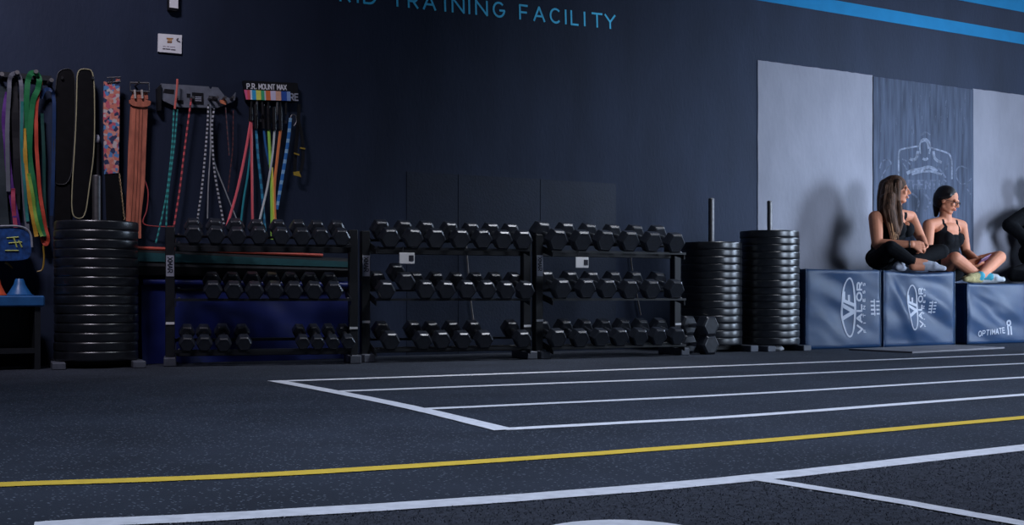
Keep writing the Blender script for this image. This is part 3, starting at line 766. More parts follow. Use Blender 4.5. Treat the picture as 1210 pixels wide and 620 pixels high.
# ---------------------------------------------------------------- signs
Ys = WALL - 0.012
r = thing('wall_notice', 'white notice with orange print on the dark wall', 'sign', W(200, 63, Ys))
obj('notice_board', MB().prism(px_poly([(187, 39.5), (215, 41.5), (214.5, 63.5), (186.5, 61)], Ys), (0, 0.010, 0)), M_WHITE, r)
NP = lambda x, y: (180 + x / 18.8, 35 + y / 18.8)
for i, (a, b, mm) in enumerate((((315, 180), (465, 215), 'o'), ((345, 215), (440, 245), 'y'), ((330, 250), (440, 300), 'o2'))):
    q = MB().prism(px_poly([NP(a[0], a[1]), NP(b[0], a[1] + 6), NP(b[0] - 4, b[1]), NP(a[0] + 4, b[1] - 4)], Ys - 0.001), (0, 0.0008, 0))
    obj('print_block', q, {'o': mat('notice_ochre', (0.36, 0.17, 0.05), 0.7), 'y': mat('notice_orange', (0.75, 0.38, 0.10), 0.7), 'o2': mat('notice_brown', (0.26, 0.12, 0.05), 0.7)}[mm], r)
q = MB()
for (xa, ya, xb, yb) in ((240, 362, 300, 366), (315, 366, 380, 372), (395, 374, 505, 384)): q.prism(px_poly([NP(xa, ya), NP(xb, yb - 2), NP(xb, yb + 14), NP(xa, ya + 16)], Ys - 0.001), (0, 0.0008, 0))
obj('print_line', q, mat('faint_print', (0.32, 0.26, 0.30), 0.7), r)
q = MB()
for (xa, ya, xb, yb) in ((230, 412, 290, 418), (300, 418, 400, 428), (412, 432, 515, 442)): q.prism(px_poly([NP(xa, ya), NP(xb, yb - 2), NP(xb, yb + 20), NP(xa, ya + 22)], Ys - 0.001), (0, 0.0008, 0))
obj('print_line', q, mat('dark_print', (0.10, 0.08, 0.10), 0.7), r)
obj('print_mark', MB().tube(smoothpath(px_poly([NP(575, 195), NP(545, 225), NP(570, 255), NP(615, 270)], Ys - 0.001), 5), 0.004, 6), MATS['dark_print'], r)
r = thing('wall_dispenser', 'white and black wall device above the notice', 'device', W(205, 10, WALL - 0.03))
obj('device_body', MB().prism(px_poly([(198.5, -30), (212, -29), (211.5, 11.5), (207, 13), (199, 11)], WALL - 0.035), (0, 0.034, 0)), M_BLACKPL, r)
obj('device_cover', MB().prism(px_poly([(200.5, -28), (211, -27), (210.5, 10), (200.5, 8.6)], WALL - 0.043), (0, 0.008, 0)), M_WHITE, r)

# ---------------------------------------------------------------- jump rope holder
HP = lambda x, y: (180 + x / 10.34, 85 + y / 10.34)
Yh = WALL - 0.03
hr = thing('rope_holder', 'dark grey steel rope holder with a pointed fin end', 'rack', W(235, 112, Yh))
M_HOLD = mat('holder_grey', (0.14, 0.155, 0.19), 0.5, var=0.2)
pl = [(105, 140), (690, 178), (705, 205), (725, 205), (735, 182), (805, 190), (890, 300), (960, 325), (1020, 248), (1010, 345), (900, 400), (790, 440), (640, 435), (330, 432), (240, 400), (100, 335), (85, 240)]
obj('holder_plate', MB().prism(px_poly([HP(*p) for p in pl], Yh), (0, 0.012, 0)), M_HOLD, hr)
for q in (((150, 205), (270, 215), (265, 270), (130, 255)), ((420, 262), (465, 265), (462, 318), (420, 310)), ((485, 248), (625, 258), (628, 400), (500, 395), (485, 320)), ((690, 290), (800, 300), (790, 360), (690, 345)), ((300, 340), (380, 345), (380, 395), (310, 380))):
    obj('slot', MB().prism(px_poly([HP(*p) for p in q], Yh - 0.002), (0, 0.0018, 0)), M_BLACKPL, hr)
for k in range(3): obj('louvre', MB().prism(px_poly([HP(525, 300 + 22 * k), HP(600, 303 + 22 * k), HP(600, 312 + 22 * k), HP(525, 309 + 22 * k)], Yh - 0.004), (0, 0.002, 0)), M_LABEL, hr)
obj('side_block', MB().prism(px_poly([HP(*p) for p in ((60, 200), (110, 150), (110, 470), (70, 470))], Yh - 0.02), (0, 0.045, 0)), M_BLACKPL, hr)
for x in (290, 470, 690, 770, 865, 960): p = W(*HP(x, 330), Yh); obj('peg', MB().tube([p, p - Vector((0, 0.05, -0.004))], 0.009, 10), M_STEEL, hr)
o = obj('orange_tab', MB().prism(px_poly([HP(825, 340), HP(905, 345), HP(900, 400), HP(830, 380)], Yh - 0.012), (0, 0.006, 0)), mat('tab_orange', (0.8, 0.25, 0.12), 0.5), hr)

RP = lambda x, y: (160 + x / 2.817, 70 + y / 2.818)


def rope(name, label, cat, paths, rad, m, Y, group, handle=None, endY=None):
    r = thing(name, label, cat, W(*RP(*paths[0][0]), Y), 0, group)
    for k, path in enumerate(paths):
        n = len(path); pts = [W(*RP(*p), Y + ((endY - Y) * i / (n - 1) if endY else 0)) for i, p in enumerate(path)]
        obj('cord', MB().tube(smoothpath(pts, 8), rad, 7), m, r, True)
    if handle:
        (a, b) = handle; obj('handle', MB().tube([W(*RP(*a), Y - 0.006), W(*RP(*b), Y - 0.006)], 0.013, 10), M_BLACKPL, r, True)
    return r


Yr = WALL - 0.065
GJ = 'jump ropes on the grey holder'
rope('jump_rope', 'teal jump rope hanging leftmost from the grey holder', 'jump rope', [[(128, 168), (124, 260), (116, 350), (100, 470), (68, 612)], [(140, 168), (128, 300), (108, 450), (102, 570)]], 0.0055, striped('teal_rope', (0.05, 0.38, 0.36), (0.02, 0.13, 0.13), 30), Yr, GJ)
rope('skipping_strap', 'red orange strap draped over the front of the grey holder', 'strap', [[(140, 66), (138, 100), (131, 165)]], 0.007, mat('red_strap', (0.62, 0.14, 0.11), 0.6), Yr - 0.012, GJ)
rope('jump_rope', 'red and dark striped jump rope under the grey holder', 'jump rope', [[(186, 132), (174, 220), (160, 330), (148, 430), (128, 558)]], 0.006, striped('red_rope', (0.75, 0.11, 0.12), (0.18, 0.04, 0.045), 26), Yr, GJ)
rope('jump_rope', 'black and white beaded jump rope under the grey holder', 'jump rope', [[(243, 150), (240, 220), (230, 340), (220, 440), (204, 548)], [(262, 165), (255, 230), (262, 360), (276, 450), (294, 548)]], 0.0065, striped('bead_rope', (0.55, 0.56, 0.60), (0.02, 0.02, 0.025), 38), Yr, GJ)
rope('jump_rope', 'plain grey jump rope between the beaded strands', 'jump rope', [[(248, 150), (250, 290), (243, 420), (240, 530)], [(250, 165), (258, 320), (296, 430), (345, 552)]], 0.0042, mat('grey_rope', (0.30, 0.32, 0.34), 0.5), Yr + 0.012, GJ)
rope('jump_rope', 'thin dark brown jump rope at the fin end of the holder', 'jump rope', [[(300, 160), (306, 240), (312, 320)], [(326, 170), (324, 290), (316, 370), (308, 440)]], 0.004, striped('brown_rope', (0.12, 0.035, 0.04), (0.04, 0.02, 0.025), 30), Yr, GJ)
rope('jump_rope', 'thin red cord looped beside the leather belt', 'jump rope', [[(30, 400), (42, 440), (38, 500), (26, 545), (70, 556), (130, 556)]], 0.0035, mat('red_cord', (0.40, 0.05, 0.05), 0.5), Yr, GJ)

# ---------------------------------------------------------------- tube station with printed header
Yt = WALL - 0.05
SP = lambda x, y: (285 + x / 16.13, 90 + y / 16.13)
hs = thing('tube_station', 'black header board with colour strip for exercise tubes', 'rack', W(322, 106, Yt))
obj('header_board', MB().prism(px_poly([(288.5, 95), (352, 98), (352, 120), (291.5, 118)], Yt), (0, 0.045, 0)), M_BLACKPL, hs)
tx = MB(); tp = W(292, 104.6, Yt - 0.0012); te = W(350, 106.6, Yt - 0.0012); td = (te - tp).normalized(); tu = Vector((-td.z, 0, td.x))
text2d(tx, 'P.R. MOUNT MAX', 0, 0, 0.031, lambda u, v: tp + td * u + tu * v, 0.56, 0.14, 0.2)
o = obj('header_lettering', tx, M_WHITE, hs); o['label'] = 'white header lettering'
cols = [(55, 115, (0.75, 0.10, 0.22)), (115, 168, (0.62, 0.08, 0.10)), (172, 205, (0.55, 0.58, 0.65)), (207, 280, (0.03, 0.30, 0.52)), (282, 375, (0.72, 0.62, 0.10)), (378, 438, (0.04, 0.35, 0.15)), (440, 466, (0.45, 0.50, 0.55)), (468, 555, (0.62, 0.14, 0.04)), (558, 655, (0.55, 0.50, 0.68)), (658, 758, (0.78, 0.35, 0.24)), (762, 865, (0.02, 0.07, 0.30)), (868, 935, (0.20, 0.30, 0.52))]
for i, (a, b, c) in enumerate(cols):
    sk = (a / 1000) * 40
    obj('colour_block', MB().prism(px_poly([SP(a, 256 + sk), SP(b, 256 + sk + 3), SP(b + 8, 440 + sk * .8 + 2), SP(a + (40 if i == 0 else 8), 440 + sk * .8)], Yt - 0.004), (0, 0.004, 0)), mat('strip_%d' % i, tuple(min(0.95, x * 1.5) for x in c), 0.55, var=0.06), hs)
tx = MB(); text2d(tx, 'RE', 0, 0, 0.040, lambda u, v: W(*SP(935, 455), Yt - 0.003) + td * u + tu * v, 0.6, 0.2, 0.2); obj('side_lettering', tx, M_LABEL, hs)
TP = lambda x, y: (275 + x / 4.77, 85 + y / 4.77)
for x in (105, 135, 165, 200, 250, 270, 300): obj('peg', MB().tube([W(*TP(x, 160), Yt + 0.01), W(*TP(x, 235), Yt + 0.008), W(*TP(x, 240), Yt - 0.03)], 0.0065, 8), M_STEEL if x in (135, 250) else M_BLACKPL, hs)
obj('peg_bar', MB().prism(px_poly([TP(90, 262), TP(305, 275), TP(305, 290), TP(90, 278)], Yt + 0.01), (0, 0.01, 0)), mat('dark_bar', (0.06, 0.062, 0.07), 0.4), hs)
GT = 'exercise tubes under the header board'
M_ = lambda n, c: mat('tube_' + n, tuple(min(0.95, x * 1.6) for x in c), 0.4, var=0.08)
Yq = WALL - 0.055
rope('exercise_tube', 'pink red exercise tube hanging as a wide V', 'exercise tube', [[(384, 205), (366, 310), (338, 440), (304, 556)], [(386, 205), (388, 380), (391, 600)]], 0.0085, M_('red', (0.58, 0.10, 0.12)), Yq, GT, ((384, 160), (385, 205)))
rope('exercise_tube', 'teal exercise tube crossing behind the pink one', 'exercise tube', [[(386, 240), (376, 370), (360, 470), (345, 600)]], 0.007, M_('teal', (0.02, 0.20, 0.24)), Yq + 0.02, GT)
rope('exercise_tube', 'bright blue exercise tube right of the pink one', 'exercise tube', [[(402, 232), (408, 320), (420, 430), (434, 600)]], 0.0085, striped('tube_blue', (0.04, 0.34, 0.55), (0.02, 0.16, 0.32), 16), Yq, GT, ((400, 150), (402, 232)))
rope('exercise_tube', 'dark blue short exercise tube beside the green one', 'exercise tube', [[(428, 232), (434, 290), (446, 350)]], 0.008, M_('navy', (0.02, 0.10, 0.28)), Yq + 0.01, GT, ((424, 150), (428, 232)))
rope('exercise_tube', 'lime green exercise tube hanging almost straight', 'exercise tube', [[(444, 235), (448, 320), (453, 430), (455, 600)]], 0.0095, M_('lime', (0.30, 0.58, 0.08)), Yq - 0.004, GT, ((442, 155), (444, 235)))
rope('exercise_tube', 'white exercise tube slanting left across the others', 'exercise tube', [[(463, 236), (456, 320), (438, 430), (408, 556)]], 0.007, M_('white', (0.42, 0.45, 0.45)), Yq - 0.016, GT, ((461, 160), (463, 236)))
rope('exercise_tube', 'orange exercise tube beside the striped blue rope', 'exercise tube', [[(483, 236), (472, 330), (462, 440), (468, 600)]], 0.0095, M_('orange', (0.80, 0.17, 0.06)), Yq - 0.008, GT, ((482, 160), (483, 236)))
rope('exercise_tube', 'yellow exercise tube between the lime and orange ones', 'exercise tube', [[(455, 360), (458, 440), (462, 600)]], 0.006, M_('yellow', (0.72, 0.50, 0.06)), Yq - 0.012, GT)
rope('exercise_tube', 'thick blue rope with pale stripes hanging rightmost', 'exercise tube', [[(516, 196), (508, 270), (494, 360), (482, 430), (470, 500)]], 0.011, striped('tube_stripe', (0.03, 0.20, 0.58), (0.30, 0.55, 0.80), 15, 0.5, 0.62), Yq, GT)
r = thing('carabiner_strap', 'black strap with yellow carabiners right of the exercise tubes', 'strap', W(*RP(540, 190), Yq))
obj('ring', MB().tube(smoothpath(px_poly([RP(*p) for p in ((514, 205), (520, 186), (533, 188), (536, 208), (528, 222))], Yq), 5), 0.0035, 6), M_STEEL, r)
obj('strap', MB().ribbon(smoothpath(px_poly([RP(*p) for p in ((545, 150), (540, 230), (533, 310), (530, 380))], Yq), 5), 0.022, 0.005), M_BLACKPL, r)
obj('strap', MB().ribbon(smoothpath(px_poly([RP(*p) for p in ((540, 190), (555, 260), (558, 330), (550, 375))], Yq - 0.008), 5), 0.02, 0.005), M_BLACKPL, r)
for q in ((528, 313, 545, 318), (548, 295, 565, 298)): obj('yellow_band', MB().ribbon(px_poly([RP(q[0], q[1]), RP(q[2], q[3])], Yq - 0.014), 0.009, 0.008), mat('clip_yellow', (0.42, 0.28, 0.03), 0.5), r)
obj('yellow_clip', MB().prism(px_poly([RP(*p) for p in ((526, 375), (545, 372), (552, 392), (528, 386))], Yq - 0.012), (0, 0.01, 0)), MATS['clip_yellow'], r)
for x in (505, 530, 545):
    pass

# ================================================================== mats behind the first rack
Ym = WALL - 0.17
bm_ = bmesh.new()


def tarp(px0, px1, z0, z1, Y):
    mb = MB(); nx, nz = 60, 24; a, b = W(px0, 350, Y).x, W(px1, 350, Y).x
    for j in range(nz + 1):
        for i in range(nx + 1):
            u, v = i / nx, j / nz
            x = a + (b - a) * u; z = z0 + (z1 - z0) * v
            d = 0.018 * math.sin(u * 17 + 3 * v + 2 * math.sin(u * 5)) * (1.15 - v) + 0.012 * noise.noise(Vector((u * 9, v * 4, 1.3)))
            mb.v.append(Vector((x, Y + d - 0.03 * (1 - v), z)))
    fs = [(j * (nx + 1) + i, j * (nx + 1) + i + 1, (j + 1) * (nx + 1) + i + 1, (j + 1) * (nx + 1) + i) for j in range(nz) for i in range(nx)]
    n = len(mb.v); mb.f += fs; mb.v += [Vector((p.x, WALL - 0.02, p.z)) for p in mb.v[:n]]; mb.f += [tuple(k + n for k in reversed(f)) for f in fs]
    ed = [i for i in range(nx + 1)] + [j * (nx + 1) + nx for j in range(1, nz + 1)] + [nz * (nx + 1) + i for i in range(nx - 1, -1, -1)] + [j * (nx + 1) for j in range(nz - 1, 0, -1)]
    for a_, b_ in zip(ed, ed[1:] + ed[:1]): mb.f.append((a_, a_ + n, b_ + n, b_))
    return mb


r = thing('crash_mat', 'dark blue tarpaulin covered crash mat standing behind the dumbbell rack', 'mat', (W(290, 350, Ym).x, Ym, 0))
zt = W(290, 331, Ym).z
obj('mat_cover', tarp(167, 414, 0.002, zt, Ym), M_MATBLUE, r, True)
obj('mat_lip', MB().tube([W(168, 333, Ym - 0.02), W(235, 334, Ym - 0.02), W(414, 337, Ym - 0.02)], 0.022, 10), M_MATBLUE, r, True)
r = thing('folded_mat', 'black folded mat with red edge and teal side on the crash mat', 'mat', (W(290, 310, Ym).x, Ym - 0.02, zt + 0.02))
L0, L1 = 160, 413
zl = lambda px: 0
front_pts = [(L0, 292, 316), (L1, 306, 327)]
b0, b1 = W(L0, 300, Ym - 0.06), W(L1, 300, Ym - 0.06)
za, zb = W(L0, 293, Ym - 0.06).z, W(L1, 305, Ym - 0.06).z
zlo = zt + 0.024
pr = [(Ym - 0.05, 0), (Ym - 0.075, .35), (Ym - 0.06, 0.92), (Ym - 0.045, 1), (WALL - 0.03, 1), (WALL - 0.03, 0)]
mbm = MB()
for x, zt_ in ((b0.x, za), (b1.x, zb)):
    mbm.v += [Vector((x, y, zlo + (zt_ - zlo) * f)) for y, f in pr]
n = len(pr); mbm.f += [tuple(range(n)), tuple(range(2 * n - 1, n - 1, -1))] + [(i, i + n, (i + 1) % n + n, (i + 1) % n) for i in range(n)]
obj('mat_body', mbm, mat('mat_black', (0.008, 0.009, 0.012), 0.6), r)
obj('red_edge', MB().tube([Vector((b0.x, Ym - 0.052, za + 0.002)), Vector((b1.x - 0.18, Ym - 0.052, zb + 0.016))], 0.010, 8), M_REDPIPE, r, True)
tl = MB(); hza, hzb = (za - zlo), (zb - zlo)
tl.prism([Vector((b0.x, Ym - 0.072, zlo + hza * .52)), Vector((b1.x, Ym - 0.072, zlo + hzb * .52)), Vector((b1.x, Ym - 0.072, zlo + hzb * .82)), Vector((b0.x, Ym - 0.072, zlo + hza * .85))], (0, -0.006, 0)); obj('teal_side', tl, M_TEAL, r)
obj('end_piping', MB().tube([Vector((b1.x + 0.003, y, zlo + (zb - zlo) * f)) for y, f in pr[:4]], 0.006, 6), mat('grey_piping', (0.15, 0.2, 0.24), 0.6), r)

# things lying on / under the shelves behind the dumbbells
def lump(name, label, cat, c, r_, m, rot=None):
    return tag(obj(name, MB().ell((0, 0, 0), r_, rot, 18), m, None, True, origin=None), label, cat)


for pa, lab in (([(551, 290), (553, 318), (556, 352), (560, 384)], 'thin pale cable hanging on the wall behind the middle rack'), ([(744, 292), (747, 318), (752, 345), (757, 372)], 'thin pale cable hanging on the wall behind the right rack')):
    tag(obj('wall_cable', MB().tube(smoothpath([W(x, y, WALL - 0.02) for x, y in pa], 6), 0.006, 6), mat('cable_grey', (0.16, 0.15, 0.15), 0.6), origin=W(pa[0][0], pa[0][1], WALL - 0.02)), lab, 'cable')
# ================================================================== small things by the right stacks
c = G(913, 414)
mb = MB().ell((0, 0, 0.018), (0.055, 0.04, 0.018), None, 20)
for v in mb.v: v.z = max(0.0, v.z + 0.012 * noise.noise(v * 40)); v.x += 0.01 * noise.noise(v * 33 + Vector((5, 0, 0)))
tag(obj('rag', mb, mat('rag_white', (0.45, 0.46, 0.48), 0.9), None, True), 'small crumpled white rag on the floor by the tall plate stack', 'rag').location = (c.x, c.y - 0.05, 0)
c = G(903, 413)
r = thing('spray_bottle', 'small dark bottle lying by the foot of the tall plate stack', 'bottle', (c.x, c.y - 0.02, 0.03))
obj('bottle_body', MB().tube([(-0.05, 0, 0), (0.03, 0, 0), (0.045, 0, 0)], 0.028, 12), mat('bottle_dark', (0.03, 0.04, 0.06), 0.35), r, True, world=False); obj('cap', MB().tube([(0.045, 0, 0), (0.075, 0, 0)], 0.019, 12), mat('cap_blue', (0.12, 0.22, 0.38), 0.4), r, True, world=False)
q = G(949, 411.5)
tag(obj('cord_loop', MB().tube(chaik([Vector((0.0, 0, 0.006)), Vector((0.03, 0, 0.02)), Vector((0.035, 0, 0.09)), Vector((0.02, 0, 0.14)), Vector((-0.015, 0, 0.13)), Vector((-0.02, 0, 0.05))]), 0.004, 6, True), mat('loop_brown', (0.10, 0.09, 0.09), 0.5), origin=None), 'thin upright cord loop between the plates and first foam box', 'cord').location = (q.x, q.y + 0.02, 0)
mb = MB().prism([G(1003, 413.6), G(1078, 417.2), G(1187, 411.6), G(1122, 408.8)], (0, 0, 0.012))
tag(obj('plywood_sheet', mb, mat('plywood_grey', (0.22, 0.21, 0.23), 0.7, var=0.2, scale=6), origin=G(1095, 412.5)), 'thin pale board lying on the floor before the boxes', 'board')


# ================================================================== foam plyo boxes
class Surf:
    """front face of a soft box: wrinkles and sagging top shared by cover and print"""
    def __init__(self, x0, x1, y0, dep, h, seed, sag, fold):
        self.x0, self.x1, self.y0, self.dep, self.h, self.seed, self.sag, self.fold = x0, x1, y0, dep, h, seed, sag, fold

    def disp(self, x, z):
        u = (x - self.x0) / (self.x1 - self.x0); v = z / self.h
        m = max(0, math.sin(math.pi * min(1, max(0, u)))) ** 0.4 * max(0, math.sin(math.pi * min(1, max(0, v)))) ** 0.4
        d = 0.036 * noise.noise(Vector((u * 1.6 + self.seed, v * 3.2 + u * 1.5, self.seed * 3.1))) + 0.005 * noise.noise(Vector((u * 3.5, v * 7 + u * 4, self.seed)))
        if self.fold:                       # one long pull fold from the upper left corner downwards
            k = (u - 0.05) - (1 - v) * 0.42; d -= 0.022 * math.exp(-(k / 0.07) ** 2) * (0.3 + v)
        return d * m

    def top(self, x):
        u = (x - self.x0) / (self.x1 - self.x0)
        return -self.sag * max(0, math.sin(math.pi * min(1, max(0, u))))

    def P(self, x, z, out=0.003):
        return Vector((x, self.y0 + self.disp(x, z) - out, z + self.top(x) * (z / self.h) ** 6))


def plyo(name, label, S, prt, zbase=0.0):
    root = thing(name, label, 'plyo box', ((S.x0 + S.x1) / 2, S.y0 + S.dep / 2, zbase))
    bm = bmesh.new(); bmesh.ops.create_cube(bm, size=1); bmesh.ops.subdivide_edges(bm, edges=list(bm.edges), cuts=34, use_grid_fill=True)
    ext = Vector((S.x1 - S.x0, S.dep, S.h)); rad = 0.018
    for v in bm.verts:
        p = Vector((v.co.x * ext.x, v.co.y * ext.y, v.co.z * ext.z)); c = Vector([max(-ext[i] / 2 + rad, min(ext[i] / 2 - rad, p[i])) for i in range(3)])
        dd = p - c
        if dd.length > 1e-6: p = c + dd.normalized() * rad
        wx, wz = p.x + (S.x0 + S.x1) / 2, p.z + S.h / 2
        fy = max(0.0, min(1.0, 0.5 - p.y / ext.y)); ff = fy ** 3
        p.y += S.disp(wx, wz) * ff
        p.z += S.top(wx) * (wz / S.h) ** 6
        v.co = p + Vector((0, 0, S.h / 2))
    me = bpy.data.meshes.new('cover'); bm.to_mesh(me); bm.free(); me.materials.append(M_VINYL); me.shade_smooth()
    link('cover', me, None, root)
    # seams along the edges
    e = 0.004
    seam = MB().tube([S.P(S.x0 + e, S.h * k / 10, -0.004) for k in range(11)], 0.004, 6); obj('seam', seam, M_VINYL, root, True)
    seam = MB().tube([S.P(S.x1 - e, S.h * k / 10, -0.004) for k in range(11)], 0.004, 6); obj('seam', seam, M_VINYL, root, True)
    prt(root, S)
    return root


def fill2d(mb, poly, fn, n=4):
    """thin convex quad subdivided so that the print follows the wrinkled cover"""
    a, b, c, d = [Vector((*p, 0)) for p in poly]; base = len(mb.v); mb.k = getattr(mb, 'k', 0) + 1; lift = Vector((0, -0.00003 * (mb.k % 30), 0))
    for j in range(n + 1):
        for i in range(n + 1):
            u, v = i / n, j / n; p = (a * (1 - u) + b * u) * (1 - v) + (d * (1 - u) + c * u) * v; mb.v.append(fn(p.x, p.y) + lift)
    for j in range(n):
        for i in range(n): k = base + j * (n + 1) + i; mb.f.append((k, k + 1, k + n + 2, k + n + 1))


def strokef(mb, pl, w, fn):
    for a, b in zip(pl[:-1], pl[1:]):
        dx, dy = b[0] - a[0], b[1] - a[1]; L = math.hypot(dx, dy)
        if L < 1e-6: continue
        dx /= L; dy /= L; h = w / 2; e = h * 0.5
        fill2d(mb, [(a[0] - dx * e - dy * h, a[1] - dy * e + dx * h), (b[0] + dx * e - dy * h, b[1] + dy * e + dx * h), (b[0] + dx * e + dy * h, b[1] + dy * e - dx * h), (a[0] - dx * e + dy * h, a[1] - dy * e - dx * h)], fn, max(1, int(L / 0.03)))


def valor_print(root, S, px_axis, half_px, sc=1.0):
    """oval badge and word running up the face (turned a quarter); a = across (to the right), b = along (upwards)"""
    xc = W(px_axis, 365, S.y0).x; zc = S.h * 0.52
    fn = lambda b, a: S.P(xc + a, zc + b)          # text direction = up, text 'up' = left, so a = -v
    f2 = lambda u, v: fn(u, -v)
    badge = MB(); Lh = 0.225 * sc; Hh = 0.068 * sc; v0 = 0.065 * sc
    for a0, a1 in ((200, 335), (20, 160)):
        pts = [(Lh * math.cos(math.radians(a0 + (a1 - a0) * k / 22)), v0 + Hh * math.sin(math.radians(a0 + (a1 - a0) * k / 22))) for k in range(23)]
        for i, (p, q) in enumerate(zip(pts[:-1], pts[1:])): strokef(badge, [p, q], 0.020 * sc * (0.45 + 0.55 * math.sin(math.pi * (i + .5) / 22)), f2)
    for a0, a1 in ((-28, 22), (158, 202)):
        pts = [(Lh * math.cos(math.radians(a0 + (a1 - a0) * k / 8)), v0 + Hh * math.sin(math.radians(a0 + (a1 - a0) * k / 8))) for k in range(9)]
        strokef(badge, pts, 0.013 * sc, f2)
    strokef(badge, [(-0.085 * sc, v0 + 0.055 * sc), (-0.035 * sc, v0 - 0.055 * sc), (0.012 * sc, v0 + 0.055 * sc)], 0.030 * sc, f2)
    strokef(badge, [(0.018 * sc, v0 - 0.055 * sc), (0.050 * sc, v0 + 0.050 * sc), (0.115 * sc, v0 + 0.050 * sc)], 0.026 * sc, f2); strokef(badge, [(0.035 * sc, v0 - 0.004 * sc), (0.09 * sc, v0 - 0.004 * sc)], 0.022 * sc, f2)
    o = obj('badge_print', badge, M_PRINT, root); o['label'] = 'silver oval VF badge'
    wd = MB(); x = -0.20 * sc
    for ch in 'VALOR':
        for pl in GLYPH[ch]: strokef(wd, [(x + p[0] * 0.060 * sc, -0.068 * sc + p[1] * 0.048 * sc) for p in pl], 0.015 * sc, f2)
        x += 0.084 * sc
    o = obj('word_print', wd, M_PRINT, root); o['label'] = 'silver VALOR lettering'
    wd = MB(); x = -0.195 * sc
    for ch in 'FITNESS':
        for pl in GLYPH[ch]: strokef(wd, [(x + p[0] * 0.024 * sc, -0.104 * sc + p[1] * 0.022 * sc) for p in pl], 0.006 * sc, f2)
        x += 0.060 * sc
    obj('word_print', wd, M_PRINT, root)
    st = MB()
    for k in range(4):
        strokef(st, [(-0.052 * sc + k * 0.032 * sc, -0.165 * sc), (-0.052 * sc + k * 0.032 * sc, -0.205 * sc)], 0.014 * sc, f2)
        strokef(st, [(-0.052 * sc + k * 0.032 * sc, -0.222 * sc), (-0.052 * sc + k * 0.032 * sc, -0.250 * sc)], 0.012 * sc, f2)
    strokef(st, [(-0.065 * sc, -0.20 * sc), (0.06 * sc, -0.20 * sc)], 0.01 * sc, f2)
    obj('stamp_print', st, M_PRINT, root)


BY = 6.55
s1 = Surf(W(952, 360, BY).x, W(1041.5, 360, BY).x, BY, 0.52, 0.608, 1.7, 0.004, False)
s2 = Surf(W(1044, 360, BY).x, W(1129, 360, BY).x, BY, 0.52, 0.606, 4.2, 0.022, True)
s3 = Surf(W(1143, 370, BY + 0.03).x, W(1213, 370, BY + 0.03).x, BY + 0.03, 0.62, 0.512, 7.9, 0.006, False)
s4 = Surf(s3.x1 + 0.02, s3.x1 + 0.82, BY + 0.03, 0.62, 0.512, 11.3, 0.004, False)
plyo('plyo_box', 'navy soft plyo box with large VALOR print beside the plates', s1, lambda r_, S: valor_print(r_, S, 1012, 0))
plyo('plyo_box', 'navy soft plyo box with creased cover under the long haired woman', s2, lambda r_, S: valor_print(r_, S, 1084, 0, 0.80))


def opti(root, S):
    mb = MB(); xx = W(1156, 390, S.y0).x; z = W(1156, 397, S.y0).z; d = 0.0
    fn = lambda u, v: S.P(xx + u, z + v)
    for ch in 'OPTIMATE':
        w = 0.032 if ch != 'I' else 0.014
        for pl in GLYPH[ch]: strokef(mb, [(d + p[0] * w, p[1] * 0.042 + d * 0.08) for p in pl], 0.0085, fn)
        d += w + 0.013
    o = obj('word_print', mb, M_PRINT, root); o['label'] = 'small silver lettering'
    st = MB(); d += 0.03
    strokef(st, arc(d + 0.02, 0.105, 0.022, 0.02, 0, 360, 12), 0.016, fn)
    for k in range(2): strokef(st, [(d + k * 0.04, 0.01), (d + k * 0.04 + 0.005, 0.075)], 0.02, fn)
    obj('stamp_print', st, M_PRINT, root)


plyo('plyo_box', 'lower navy soft plyo box under the bespectacled woman', s3, opti)
plyo('plyo_box', 'lower navy plyo box at the right edge under the person in black', s4, lambda r_, S: None)


# ================================================================== people
IR = Vector((CS, -SN, 0)); ID = Vector((SN, CS, 0)); IZ = Vector((0, 0, 1))      # right / away / up as the photographer stood


def remesh(mb, voxel, smooth_it):
    me = bpy.data.meshes.new('tmp'); me.from_pydata([tuple(v) for v in mb.v], [], mb.f)
    bm = bmesh.new(); bm.from_mesh(me); bmesh.ops.remove_doubles(bm, verts=bm.verts, dist=1e-5); bmesh.ops.recalc_face_normals(bm, faces=bm.faces); bm.to_mesh(me); bm.free()
    o = bpy.data.objects.new('tmp', me); COL.objects.link(o)
    r = o.modifiers.new('r', 'REMESH'); r.mode = 'VOXEL'; r.voxel_size = voxel
    s = o.modifiers.new('s', 'SMOOTH'); s.factor = 0.5; s.iterations = smooth_it
    dg = bpy.context.evaluated_depsgraph_get(); out = bpy.data.meshes.new_from_object(o.evaluated_get(dg))
    bpy.data.objects.remove(o); bpy.data.meshes.remove(me)
    return out


